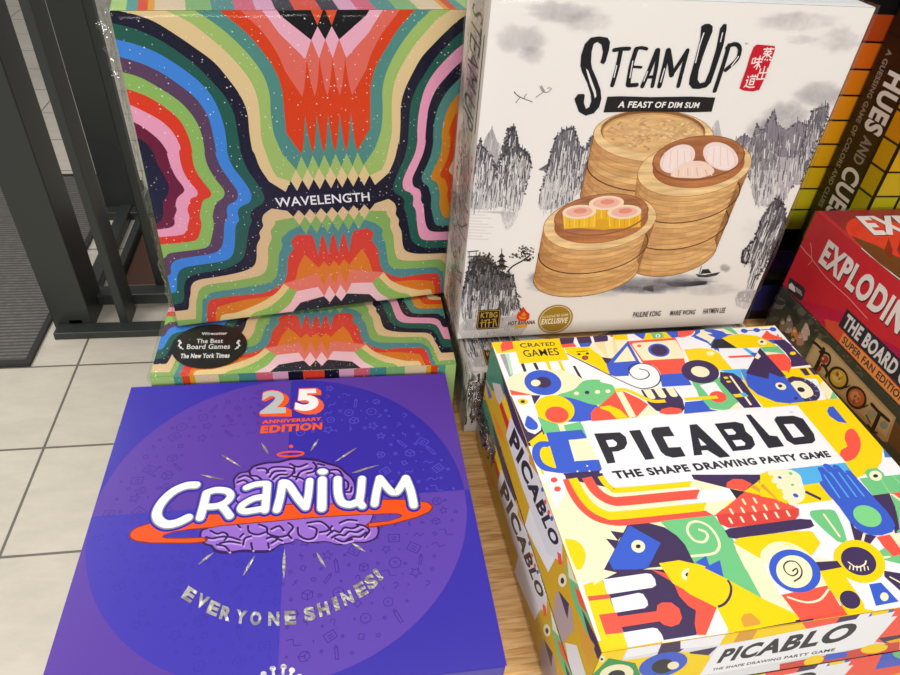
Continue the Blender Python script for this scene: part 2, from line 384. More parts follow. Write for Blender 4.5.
tb = thing('display_table', 'oak laminate display table under the stacks of board games', 'table'); tb.location = (0, 0, -.8)
mesh_obj('tabletop', box_bm(.022, .018, .765, 1.35, .95, .7999, .002), M['wood'], tb)
for x, y in ((.05, .05), (1.28, .05), (.05, .88), (1.28, .88)): mesh_obj('leg', box_bm(x, y, 0, x + .04, y + .04, .766, .002), M['steel_dark'], tb)
# ------------------------------------------------------------------ printed artwork: shape drawing party game
Y, B, RD, G, D, C, W, K, LB, OC = 'FFD900', '3B60D2', 'FF5A48', '74CB88', '42315A', 'FBF2CC', 'F8F8FC', '2A2C36', '56B6F0', 'E2A43C'
def picablo_cover():
    A = Art(.261, .263, [(491.5, 342.6), (774.7, 325.7), (1008.5, 591.3), (602, 652)], ['gloss'])
    A.fill(W); A.layer += 1
    for u0, u1, c_ in ((0, .035, Y), (.035, .078, W), (.078, .128, D), (.128, .15, RD), (.15, .205, Y), (.205, .235, RD), (.235, .261, B)): A.raw([(u0, 0), (u1, 0), (u1, .006), (u0, .006)], hx(c_), 'gloss')
    P = A.poly; E = A.ell; S = A.stroke; F = A.fr
    # --- upper left
    F(480, 320, 620, 900)
    P([(60, 125), (520, 95), (540, 180), (130, 215), (110, 215)], Y)
    P([(130, 165), (150, 138), (205, 134), (218, 185), (140, 205)], RD)
    P([(128, 222), (160, 218), (215, 350), (190, 370)], 'A9A4A6')
    P([(165, 218), (185, 215), (215, 350), (195, 352)], 'BFE8C8')
    P([(205, 118), (500, 104), (572, 258), (255, 282)], Y)
    A.text('CRATED', [(250, 152), (478, 143), (484, 166), (262, 180)], K, .02)
    A.text('GAMES', [(268, 196), (497, 180), (512, 226), (290, 240)], K, .012)
    P([(262, 282), (282, 280), (300, 332), (282, 334)], K); P([(340, 278), (360, 276), (380, 320), (362, 322)], K)
    P([(420, 268), (440, 266), (462, 320), (444, 322)], Y); P([(500, 266), (520, 264), (552, 338), (534, 340)], Y)
    P([(508, 108), (590, 102), (606, 115), (600, 152), (520, 158)], D)
    P([(520, 158), (604, 150), (622, 174), (532, 180)], RD)
    P([(616, 105), (692, 96), (710, 112), (720, 146), (634, 152)], D)
    P([(634, 152), (722, 146), (742, 172), (648, 176)], B)
    P([(722, 94), (800, 88), (822, 108), (822, 138), (738, 146)], D)
    P([(540, 182), (742, 170), (845, 350), (560, 215)], Y)
    P([(820, 88), (900, 84), (900, 110), (840, 110)], RD); P([(858, 86), (960, 80), (990, 130), (880, 135)], Y)
    S([(620, 206), (690, 200)], 5, K); E(636, 221, 11, 7, K); E(690, 217, 11, 7, K); E(676, 244, 20, 14, K); E(676, 244, 12, 9, 'E0405A')
    S([(556, 217), (900, 383)], 5, K)
    P([(595, 296), (612, 296), (660, 382), (630, 360)], K)
    P([(700, 178), (720, 146), (822, 138), (850, 120), (935, 115), (960, 180), (880, 260), (790, 240)], C)
    P([(732, 146), (822, 140), (870, 125), (900, 250), (812, 245)], 'F3E4B0')
    P([(800, 140), (850, 130), (866, 240), (822, 244)], C)
    P([(788, 246), (860, 250), (812, 292)], D)
    # eye band
    P([(175, 395), (215, 355), (300, 335), (480, 320), (580, 340), (658, 384), (620, 430), (540, 475), (380, 485), (230, 480), (185, 440)], C, smooth=3)
    E(404, 404, 120, 80, B, 8); E(406, 402, 52, 35, D, 5); E(358, 406, 31, 21, C)
    P([(190, 450), (340, 484), (205, 490)], RD)
    P([(320, 484), (390, 486), (350, 545)], D)
    P([(480, 486), (660, 490), (750, 550), (860, 630), (640, 655), (380, 660), (560, 560)], B)
    P([(490, 486), (600, 450), (660, 396), (730, 384), (810, 392), (860, 430), (880, 490), (850, 535), (790, 548), (720, 545), (620, 512), (560, 498)], G, smooth=3)
    E(620, 473, 17, 11, C); E(688, 467, 15, 11, D); E(755, 464, 17, 12, C); E(822, 460, 17, 11, C)
    E(480, 578, 128, 92, Y, 8)
    E(494, 610, 76, 52, RD, 6)
    E(275, 526, 30, 21, Y, 5); E(275, 526, 13, 10, D)
    P([(715, 640), (712, 600), (740, 565), (800, 556), (880, 540), (930, 500), (1000, 590), (900, 660), (715, 650)], RD)
    P([(750, 548), (830, 540), (930, 590), (1000, 636), (900, 640), (830, 600)], Y)
    # --- lower left of the eye: white pill, drop, jug
    F(500, 400, 640, 900)
    P([(60, -30), (160, 280), (190, 300), (300, 240), (240, 110), (205, 60)], D)
    P([(70, -30), (200, -30), (265, 160), (262, 195), (225, 222), (180, 205), (160, 180)], W)
    E(146, 12, 34, 20, Y, 8); E(146, 12, 15, 10, D)
    P([(178, 100), (235, 145), (244, 178), (222, 194), (185, 188), (160, 165), (162, 145)], B, smooth=2)
    P([(240, 105), (290, 130), (400, 165), (520, 140), (560, 240), (300, 260)], G)
    P([(370, 155), (405, 152), (422, 200), (388, 202)], C)
    P([(190, 270), (300, 215), (330, 280), (400, 470), (270, 480)], Y)
    P([(270, 205), (300, 270), (180, 275)], Y)
    S([(330, 290), (270, 285), (235, 315), (235, 370), (270, 425), (330, 448), (395, 450)], 42, B, smooth=4)
    P([(262, 345), (275, 320), (310, 302), (335, 305), (378, 430), (320, 430), (275, 395)], Y, smooth=2)
    P([(295, 212), (525, 192), (560, 248), (440, 258), (480, 398), (495, 390), (635, 385), (655, 445), (645, 458), (400, 472), (372, 470)], B)
    P([(440, 260), (565, 246), (628, 384), (494, 394)], C)
    P([(395, 474), (640, 455), (640, 490), (415, 505)], D)
    P([(272, 482), (400, 472), (420, 490), (415, 510), (470, 640), (380, 680), (330, 670)], W)
    P([(405, 610), (460, 690), (370, 690)], C)
    E(348, 516, 23, 17, RD); E(370, 574, 23, 17, RD)
    for q in ((560, 425), (498, 460), (590, 510), (575, 458)): E(*q, 6, 5, W)
    # --- upper middle
    F(600, 320, 740, 900)
    P([(85, 82), (168, 78), (182, 130), (85, 128)], Y)
    P([(168, 78), (262, 72), (285, 128), (182, 134)], W); P([(195, 78), (300, 70), (280, 130)], B)
    P([(310, 70), (410, 64), (465, 118), (275, 130)], Y); P([(410, 68), (500, 60), (510, 110), (465, 118)], B)
    P([(322, 86), (400, 82), (412, 116), (345, 122)], G); E(372, 104, 15, 10, W); E(372, 104, 6, 5, K)
    P([(498, 60), (605, 52), (610, 70), (590, 95), (550, 110), (505, 114)], RD)
    P([(610, 50), (690, 46), (760, 130), (765, 210), (640, 150), (580, 115), (610, 85)], B)
    P([(540, 112), (620, 110), (700, 140), (770, 215), (545, 190)], W)
    P([(665, 48), (810, 80), (850, 95), (780, 120), (745, 200), (690, 150), (600, 115), (650, 90)], B)
    P([(640, 50), (680, 75), (760, 98), (735, 120), (710, 155), (690, 135), (615, 100), (645, 80)], C)
    P([(180, 136), (250, 265), (300, 330), (260, 364), (70, 366), (40, 290)], B)
    P([(175, 168), (230, 264), (88, 275)], C)
    P([(10, 240), (78, 250), (42, 290)], D)
    P([(40, 280), (60, 360), (0, 330), (-20, 240)], Y)
    P([(180, 138), (485, 116), (530, 200), (560, 340), (380, 352), (290, 300)], RD)
    P([(212, 150), (480, 130), (490, 135), (550, 238), (540, 248), (278, 262), (268, 252), (205, 160)], C)
    E(378, 196, 70, 42, B, 8); E(380, 196, 54, 33, D, 8); E(252, 168, 14, 8, RD)
    P([(65, 366), (220, 360), (300, 430), (120, 395)], W)
    P([(380, 352), (545, 342), (590, 420), (400, 432)], B)
    # spiral tusk
    P([(0, 325), (100, 372), (230, 438), (180, 470), (105, 460), (85, 420), (0, 400)], W)
    E(288, 360, 104, 78, W, 8)
    P([(-20, 330), (100, 365), (200, 360), (250, 438), (180, 440)], W)
    S([(-180, 235), (0, 325), (130, 390), (250, 440), (320, 438), (370, 415), (388, 375), (370, 325), (320, 290), (250, 280), (200, 295), (184, 320), (200, 358), (240, 382), (290, 378), (316, 355), (300, 328), (255, 316)], 6, K, smooth=5)
    # yellow car
    P([(540, 192), (640, 182), (720, 190), (800, 235), (845, 320), (700, 330), (590, 300)], Y)
    P([(768, 190), (900, 185), (960, 320), (845, 320), (820, 260)], W)
    E(710, 216, 28, 15, 'FFF3B0', 5)
    S([(840, 242), (910, 236)], 12, RD)
    P([(590, 400), (640, 380), (740, 380), (800, 370), (880, 500), (880, 540), (830, 575), (760, 578), (690, 560), (640, 500), (620, 450)], G, smooth=2)
    P([(640, 420), (740, 400), (790, 470), (700, 490)], W)
    P([(480, 435), (600, 425), (640, 505), (660, 522), (545, 530), (510, 500)], W)
    P([(545, 530), (660, 518), (710, 575), (760, 585), (540, 605)], B)
    E(644, 334, 122, 74, D, 8); E(644, 334, 60, 34, C, 10)
    E(758, 496, 56, 36, RD, 10)
    S([(545, 512), (755, 497)], 22, Y, cap=False)
    # mitten of dark paint with cream fingers, yellow line
    P([(262, 452), (470, 434), (530, 510), (545, 570), (520, 600), (440, 606), (360, 585), (310, 540)], D)
    for x, y in ((275, 452), (345, 445), (418, 438)): P([(x, y), (x + 50, y - 4), (x + 82, y + 48), (x + 74, y + 58), (x + 50, y + 58), (x + 34, y + 50)], C)
    P([(380, 600), (395, 575), (450, 562), (520, 572), (530, 596), (500, 606), (430, 610)], RD)
    P([(100, 462), (150, 460), (250, 505), (310, 545), (235, 628), (60, 640), (-10, 560)], RD)
    P([(310, 548), (380, 605), (235, 626)], C)
    P([(102, 465), (145, 462), (232, 622), (190, 632)], C)
    P([(0, 560), (60, 550), (130, 580), (185, 632), (105, 636), (60, 590), (0, 570)], Y)
    S([(98, 455), (150, 448), (220, 472), (330, 522), (420, 522)], 22, Y, smooth=4, cap=False)
    # --- upper right
    F(720, 320, 860, 900)
    P([(0, 60), (80, 40), (350, 30), (430, 120), (120, 100)], W)
    P([(70, 38), (320, 26), (345, 42), (100, 55)], Y)
    P([(0, 46), (60, 40), (120, 95), (90, 92), (30, 62)], G); P([(0, 62), (40, 66), (95, 92), (40, 92)], C)
    S([(150, 72), (360, 60)], 5, K)
    for x, y in ((155, 72), (235, 67), (340, 62)): E(x, y, 22, 13, B, 8)
    for i in range(7): P([(268 + i * 19, 112 - (i % 3) * 8), (280 + i * 19, 110 - (i % 3) * 8), (292 + i * 19, 132), (276 + i * 19, 132)], RD)
    P([(268, 110), (300, 68), (325, 90), (410, 125), (290, 128)], RD, al=1)
    P([(300, 130), (410, 128), (470, 170), (310, 150)], B)
    P([(340, 135), (415, 128), (580, 290), (455, 305), (455, 260), (420, 210)], D)
    E(468, 216, 20, 11, Y)
    P([(-80, 95), (-10, 80), (60, 95), (0, 130)], B)
    P([(10, 120), (60, 98), (140, 92), (240, 105), (300, 130), (370, 172), (120, 182), (60, 175)], Y)
    P([(-60, 184), (-40, 130), (15, 122), (110, 182)], K)
    E(272, 144, 30, 17, C, 12); E(268, 142, 11, 7, K)
    P([(0, 190), (250, 178), (190, 300), (75, 318), (0, 230)], W)
    P([(0, 225), (80, 318), (0, 325)], Y)
    S([(62, 240), (210, 233)], 15, RD)
    P([(145, 184), (170, 182), (240, 225), (215, 240)], LB); P([(195, 215), (240, 212), (225, 245)], B)
    P([(260, 178), (370, 170), (415, 215), (300, 226)], G); P([(285, 205), (395, 215), (300, 226)], C)
    P([(300, 226), (415, 218), (450, 255), (460, 305), (440, 345), (405, 362), (355, 300)], RD)
    P([(455, 308), (580, 292), (690, 395), (735, 470), (690, 520), (620, 380), (430, 372)], Y)
    P([(455, 305), (575, 292), (590, 302), (460, 315)], W)
    P([(510, 315), (550, 312), (580, 355), (548, 360)], D); P([(565, 310), (590, 308), (632, 352), (602, 355)], D)
    P([(645, 440), (648, 405), (668, 392), (725, 460), (700, 520)], C); P([(725, 460), (755, 505), (702, 520)], G)
    P([(0, 325), (160, 315), (150, 390), (40, 340)], LB)
    P([(130, 320), (430, 330), (500, 430), (490, 550), (280, 565), (160, 420)], Y)
    P([(430, 378), (520, 372), (600, 410), (640, 460), (635, 505), (590, 532), (520, 530)], D, smooth=2)
    P([(452, 408), (520, 395), (580, 435), (600, 480), (565, 502), (525, 500)], C, smooth=2)
    E(520, 450, 25, 15, K, 15)
    for i in range(7):
        a = R(-75 + i * 26); S([(520 + 95 * math.cos(a), 455 + 62 * math.sin(a)), (520 + 112 * math.cos(a), 455 + 74 * math.sin(a))], 5, LB)
    P([(160, 380), (180, 330), (340, 338), (420, 370), (550, 530), (480, 542), (360, 530), (240, 480), (180, 430)], B)
    P([(130, 322), (185, 318), (160, 390)], '4C8FE4')
    P([(256, 180), (425, 366), (385, 368), (315, 340), (310, 382), (165, 345)], D)
    P([(222, 245), (240, 210), (262, 235), (245, 255)], C)
    E(390, 428, 36, 22, C, 18); E(386, 426, 14, 10, K); E(487, 506, 12, 9, D)
    P([(0, 335), (85, 345), (130, 375), (265, 562), (155, 568), (0, 400)], D)
    P([(105, 535), (140, 565), (100, 572), (60, 575)], C)
    P([(58, 362), (72, 362), (206, 548), (192, 550)], C)
    P([(80, 480), (160, 474), (182, 494), (100, 500)], Y); P([(125, 472), (155, 468), (182, 490), (150, 498)], LB)
    P([(20, 368), (45, 366), (55, 378), (30, 382)], Y); P([(38, 394), (62, 392), (72, 402), (48, 406)], Y)
    # --- white title panel and right yellow field
    F(760, 400, 900, 900)
    P([(235, 30), (380, 15), (520, 0), (900, 330), (900, 420), (770, 440), (630, 500), (545, 405)], Y)
    P([(200, 22), (520, -10), (800, 290), (790, 380), (620, 505), (545, 405)], Y)
    P([(430, 75), (440, 48), (470, 42), (560, 152), (500, 142), (445, 105)], B, smooth=0)
    P([(545, 225), (562, 195), (600, 190), (640, 245), (645, 310), (610, 375), (545, 398), (515, 365), (520, 325), (560, 300), (545, 262)], RD, smooth=3)
    P([(640, 500), (780, 300), (790, 360), (775, 430), (740, 470)], Y, smooth=0)
    F(620, 400, 760, 900)
    A.up(); F(0, 0, 1, 1)
    P([(580.5, 422.5), (797, 405.5), (845, 463), (615, 487)], W)
    # letters of the title
    F(500, 400, 640, 900)
    P([(603, 218), (770, 210), (808, 240), (818, 280), (800, 315), (760, 332), (722, 335), (742, 405), (690, 412)], K)
    P([(680, 262), (725, 256), (750, 275), (750, 292), (735, 302), (700, 305)], W)
    F(620, 400, 760, 900)
    P([(56, 200), (128, 194), (222, 380), (162, 388)], K)
    P([(198, 200), (215, 180), (312, 172), (350, 234), (275, 238), (312, 308), (388, 304), (422, 364), (340, 374), (290, 360), (262, 335), (205, 225)], K)
    P([(445, 162), (492, 157), (710, 366), (640, 374), (560, 325), (522, 328), (530, 355), (475, 360)], K); P([(503, 245), (556, 292), (520, 296)], W)
    P([(606, 155), (740, 142), (790, 155), (808, 205), (850, 240), (868, 290), (840, 320), (725, 332)], K)
    P([(668, 192), (720, 188), (745, 212), (738, 224), (696, 226)], W); P([(722, 262), (778, 258), (805, 280), (800, 295), (748, 300)], W)
    P([(806, 98), (838, 95), (960, 230), (1010, 235), (1055, 300), (958, 312), (950, 308)], K)
    F(760, 400, 900, 900)
    P([(90, 130), (105, 108), (215, 103), (275, 122), (345, 220), (355, 262), (335, 280), (222, 292), (170, 262)], K)
    P([(152, 158), (215, 156), (285, 236), (215, 245)], W)
    A.text('TM', [(183, 78), (212, 76), (215, 84), (187, 86)], '8A8A8A')
    F(0, 0, 1, 1)
    A.text('THE SHAPE DRAWING PARTY GAME', [(611, 471.5), (826.5, 451), (831.5, 457.5), (616, 479.5)], K, .05)
    # --- below the title: rainbow bends
    F(540, 475, 680, 900)
    P([(0, 60), (150, 20), (400, 0), (450, 80), (900, 60), (900, 690), (240, 690), (60, 230)], C)
    P([(165, 0), (400, -10), (415, 25), (450, 85), (160, 28)], D)
    P([(20, -25), (150, -5), (165, 20), (160, 60), (165, 130), (100, 220)], W)
    E(90, 34, 22, 17, RD); E(112, 92, 22, 17, RD)
    S([(168, 28), (205, 115), (270, 210), (360, 278), (470, 305), (560, 304), (900, 268), (1250, 232)], 42, RD, smooth=4, cap=False)
    S([(210, 24), (262, 120), (330, 205), (420, 255), (500, 262), (900, 222), (1250, 186)], 52, Y, smooth=4, cap=False)
    S([(300, 18), (345, 90), (400, 140), (470, 170), (560, 168), (900, 135), (1180, 112)], 60, RD, smooth=4, cap=False)
    S([(388, 10), (420, 55), (460, 90), (520, 100), (900, 66), (1100, 48)], 36, Y, smooth=4, cap=False)
    F(0, 0, 1, 1); P([(606, 474), (612, 478), (840, 456), (846, 463), (616.2, 487.3)], W)
    A.text('THE SHAPE DRAWING PARTY GAME', [(611, 471.5), (826.5, 451), (831.5, 457.5), (616, 479.5)], K, .05)
    # pencil tip
    F(660, 475, 800, 900)
    P([(200, 0), (560, 0), (680, 0), (600, 80), (470, 160), (215, 28)], D)
    P([(210, 30), (440, 88), (545, 105), (345, 262), (280, 225), (300, 185), (235, 148), (255, 100), (190, 70)], C)
    P([(260, 102), (440, 88), (485, 155), (300, 182), (235, 148)], W)
    P([(300, 185), (480, 155), (350, 262), (282, 225)], C)
    P([(445, 90), (540, 108), (490, 155)], K)
    P([(425, 80), (430, 50), (470, 28), (530, 30), (590, 60), (540, 108)], RD, smooth=0)
    # green field with spiral
    P([(0, 300), (345, 262), (375, 300), (470, 420), (590, 690), (410, 670), (200, 560), (180, 500)], G)
    S([(245, 352), (290, 368), (305, 400), (280, 432), (225, 425), (185, 385), (175, 345), (195, 310), (245, 302), (310, 330), (360, 390), (380, 445), (370, 485), (330, 510), (190, 525)], 15, C, smooth=5, cap=False)
    # burger top and ice cream
    P([(360, 262), (545, 110), (700, 145), (820, 180), (880, 215), (890, 255), (870, 285), (700, 312), (440, 342), (385, 318)], RD)
    P([(360, 256), (890, 215), (892, 258), (872, 286), (700, 312), (440, 342), (385, 318)], 'E0463F')
    P([(540, 108), (690, 0), (840, 190), (700, 145)], Y)
    for a in (0, 1, 2): P([(575 + a * 48, 80 - a * 36), (600 + a * 48, 62 - a * 36), (718 + a * 58 - a * 10, 150 + a * 4), (690 + a * 55 - a * 10, 142 + a * 4)], OC)
    for x, y in ((458, 236), (530, 228), (604, 220), (677, 212), (750, 203), (453, 296), (527, 288), (602, 278), (677, 268), (750, 260), (822, 250), (538, 174), (610, 166)):
        S([(x - 8, y - 14), (x + 8, y + 14)], 13, C)
    F(760, 400, 900, 900)
    P([(60, 455), (150, 450), (250, 440), (545, 405), (600, 480), (550, 540), (390, 535), (200, 560)], LB)
    P([(250, 552), (385, 535), (430, 575), (470, 650), (240, 675)], Y)
    P([(0, 480), (60, 458), (160, 600), (170, 670), (100, 640), (0, 620)], Y)
    for pts in ([(0, 555), (18, 540), (130, 660), (105, 645)],): P(pts, OC)
    P([(55, 458), (130, 450), (200, 452), (255, 485), (270, 530), (290, 600), (280, 640), (240, 668), (190, 665), (150, 610), (140, 570), (100, 530), (85, 495)], C, smooth=2)
    for x, y in ((75, 470), (98, 520), (130, 555), (165, 590), (170, 625), (205, 660)): E(x, y, 26, 20, C)
    E(126, 501, 13, 8, B, 20); E(195, 475, 13, 8, G, 20); E(208, 548, 11, 7, G); E(228, 616, 19, 12, B, 25)
    S([(290, 592), (390, 640)], 20, D, cap=False)
    # hand
    P([(378, 450), (400, 432), (490, 520), (550, 470), (600, 480), (700, 590), (780, 690), (600, 760), (500, 680), (388, 545), (400, 520)], B)
    S([(395, 452), (470, 540)], 40, B); S([(432, 432), (540, 540)], 42, B); S([(492, 440), (590, 550)], 42, B); S([(570, 470), (650, 580)], 34, B)
    S([(410, 545), (470, 620)], 44, B)
    for a, b in (((412, 486), (516, 640)), ((452, 470), (570, 632)), ((505, 470), (620, 628)), ((560, 486), (668, 622))): S([a, b], 8, LB)
    P([(620, 505), (700, 470), (770, 440), (950, 330), (1100, 480), (1100, 600), (720, 615)], W)
    P([(790, 300), (900, 390), (960, 450), (850, 480), (775, 480), (740, 460), (780, 400)], W)
    P([(785, 290), (850, 372), (800, 372)], '3E7FC8')
    P([(635, 508), (690, 500), (672, 470), (690, 446), (750, 440), (790, 470), (800, 492), (1100, 460), (1100, 590), (900, 596), (720, 614)], G)
    S([(770, 500), (830, 600)], 8, '8FDCA0'); S([(850, 490), (960, 600)], 8, '8FDCA0')
    E(742, 490, 42, 32, C, 15); E(741, 491, 16, 11, K)
    P([(722, 615), (830, 602), (870, 700), (800, 700)], D); P([(830, 602), (1100, 575), (1100, 700), (960, 720)], RD); P([(840, 612), (900, 650), (980, 740), (870, 700)], G); P([(832, 604), (860, 608), (900, 640), (900, 655)], C)
    # --- right lower: white ground with sun-eye flower
    F(780, 475, 900, 900)
    P([(130, 225), (400, 190), (560, 500), (400, 560), (300, 520), (230, 430), (150, 400), (215, 380), (200, 340), (150, 330), (148, 290)], W)
    P([(520, 400), (560, 500), (730, 470), (1000, 480), (1000, 900), (600, 900)], W)
    P([(690, 155), (820, 145), (870, 280), (900, 430), (860, 440), (845, 350)], D)
    P([(520, 345), (560, 400), (640, 445), (720, 462), (655, 545), (580, 505), (560, 500)], D)
    P([(620, 440), (640, 443), (625, 508), (605, 500)], C)
    P([(850, 190), (1000, 300), (1000, 420), (870, 430), (900, 400)], G); P([(820, 450), (1000, 430), (1000, 640), (900, 560)], C)
    P([(722, 468), (822, 450), (1000, 690), (1000, 860)], RD)
    P([(400, 180), (690, 160), (800, 275), (850, 350), (862, 390), (840, 430), (760, 455), (680, 455), (590, 420), (530, 365)], B)
    E(653, 312, 112, 74, 'A0DF8C' if False else '82D98C', 24)
    P([(224, 290), (240, 270), (380, 262), (430, 305), (500, 490), (425, 500), (240, 330)], G, smooth=2)
    S([(328, 300), (444, 462)], 14, C)
    P([(715, 590), (780, 548), (900, 670), (900, 690), (760, 660)], G); S([(765, 622), (820, 618)], 16, C)
    F(780, 560, 900, 704)
    P([(600, 0), (704, 20), (900, 60), (900, 300), (600, 140)], W)
    P([(600, 0), (704, -30), (900, 60), (760, 40)], G)
    P([(608, 65), (704, 80), (900, 150), (900, 330), (704, 185), (610, 100)], D); S([(645, 103), (760, 165)], 9, C)
    P([(362, 65), (620, 145), (704, 200), (900, 330), (700, 330), (500, 290), (480, 270)], W)
    P([(520, 145), (590, 134), (695, 246), (560, 272)], B); E(610, 218, 24, 26, C, -30)
    P([(230, 70), (345, 45), (480, 240), (495, 278), (470, 300), (420, 306), (380, 290)], Y)
    E(405, 237, 56, 54, D, 30)
    P([(200, 20), (320, 8), (345, 48), (228, 70)], D)
    P([(120, 0), (230, -10), (330, 10), (320, 12), (200, 22)], C)
    F(700, 460, 900, 628)
    E(500, 320, 84, 64, Y, 24); E(497, 319, 58, 42, D, 24)
    S([(465, 322), (490, 338), (515, 330), (520, 318)], 4, C, smooth=3)
    for i in range(6): S([(470 + i * 11, 334 + (i % 2) * 2), (468 + i * 12, 350 - abs(i - 3) * 2)], 3, C)
    # burger body: band, cheese, discs
    P([(104, 262), (120, 246), (300, 225), (352, 226), (378, 262), (350, 300), (190, 320)], Y)
    F(660, 475, 800, 900)
    P([(415, 362), (445, 346), (900, 285), (970, 290), (990, 330), (960, 345), (480, 412), (440, 405)], D)
    F(700, 460, 900, 628)
    P([(110, 280), (190, 318), (215, 395), (310, 500), (290, 500), (195, 445), (170, 400)], C)
    P([(190, 312), (200, 280), (240, 262), (310, 275), (355, 310), (380, 350), (430, 345), (440, 400), (330, 430)], C)
    S([(194, 318), (196, 290), (230, 264), (280, 264), (330, 290), (360, 325)], 7, C, smooth=4)
    P([(104, 262), (190, 312), (250, 425), (275, 432), (310, 500), (190, 430), (150, 360)], C)
    P([(255, 425), (400, 395), (450, 478), (315, 506)], RD)
    S([(275, 432), (330, 448), (375, 440), (402, 408)], 6, C, smooth=4)
    P([(374, 350), (440, 344), (515, 455), (500, 470), (462, 478), (400, 400)], Y)
    P([(356, 322), (430, 318), (445, 338), (372, 350)], D)
    E(470, 440, 34, 27, D, 30)
    E(297, 350, 84, 64, B, 24); E(295, 352, 58, 50, C, 24)
    S([(290, 350), (302, 342), (305, 355), (290, 365), (270, 355), (262, 335), (275, 320), (300, 322), (318, 345), (315, 368), (295, 382), (322, 380)][:-1], 4, K, smooth=4)
    # yellow snout and its field
    P([(90, 345), (200, 440), (310, 500), (140, 538), (50, 460), (60, 400)], Y)
    F(0, 0, 1, 1)
    P([(722, 608), (700, 563), (724, 580), (762, 599), (797, 615), (795, 622), (728, 634)], Y)
    # --- lower left: birds
    F(540, 475, 680, 900)
    P([(560, 325), (700, 312), (800, 340), (880, 395), (930, 450), (990, 570), (700, 600), (400, 680), (390, 650)], D)
    P([(452, 362), (540, 375), (500, 425)], D); P([(422, 412), (505, 425), (480, 480)], D)
    P([(570, 325), (775, 440), (692, 600), (480, 630), (440, 555)], B)
    E(630, 462, 45, 40, C, 20); E(630, 462, 16, 13, K)
    P([(440, 560), (470, 630), (400, 665), (385, 655)], D)
    P([(160, 430), (180, 416), (230, 425), (275, 465), (292, 520), (280, 575), (235, 612)], Y, smooth=2)
    F(570, 570, 710, 900)
    P([(210, 0), (700, 0), (900, 60), (900, 260), (810, 420), (300, 500), (130, 180)], D)
    P([(78, 104), (215, 60), (205, 70), (150, 100)], RD)
    P([(86, 100), (205, 62), (375, 495), (250, 515), (215, 510), (120, 210), (100, 160)], Y)
    P([(210, 64), (490, 24), (520, 30), (545, 62), (552, 100), (530, 116), (240, 160)], W)
    P([(112, 172), (248, 158), (262, 185), (122, 202)], RD)
    P([(260, 186), (440, 150), (470, 158), (495, 200), (500, 230), (480, 248), (290, 278)], W)
    P([(184, 290), (300, 275), (305, 302), (555, 268), (560, 230), (590, 212), (650, 212), (700, 250), (718, 310), (700, 350), (650, 368), (600, 355), (575, 332), (330, 370), (345, 405), (228, 418)], RD)
    P([(340, 405), (530, 374), (560, 380), (590, 420), (600, 450), (580, 465), (372, 500)], W)
    P([(150, 100), (205, 68), (300, 20), (210, 0), (160, 0)], C)
    P([(520, 0), (600, 20), (900, 200), (900, 370), (815, 420), (800, 350), (808, 262), (760, 235), (700, 170), (665, 85)], RD)
    P([(570, -40), (700, -60), (960, 0), (1200, 250), (1000, 380), (880, 260), (900, 215), (660, 90)], Y)
    E(758, 34, 44, 40, C, 20); E(757, 33, 17, 13, K)
    F(690, 570, 830, 900)
    P([(-80, 120), (170, 245), (100, 420), (45, 420), (30, 350), (36, 262), (-20, 200)], RD)
    P([(0, -30), (100, 0), (230, 60), (440, 180), (700, 310), (700, 322), (245, 388), (175, 245), (60, 190), (0, 160), (-40, 130)], Y)
    S([(240, 68), (262, 110), (255, 170), (220, 220), (178, 240)], 14, D, smooth=4, cap=False)
    P([(172, 246), (245, 388), (105, 410)], W)
    P([(215, 50), (200, 0), (360, 0), (460, 185)], G)
    P([(90, -10), (190, -60), (215, 50)], B); 
    P([(325, 320), (345, 285), (390, 280), (450, 330), (448, 352), (345, 372)], OC, smooth=0)
    F(660, 475, 800, 900)
    P([(225, 565), (295, 525), (322, 605)], B); P([(322, 605), (385, 575), (408, 662)], B)
    P([(120, 560), (210, 556), (410, 668), (600, 760), (300, 800), (0, 680)], Y, up=True) if False else None
    return A
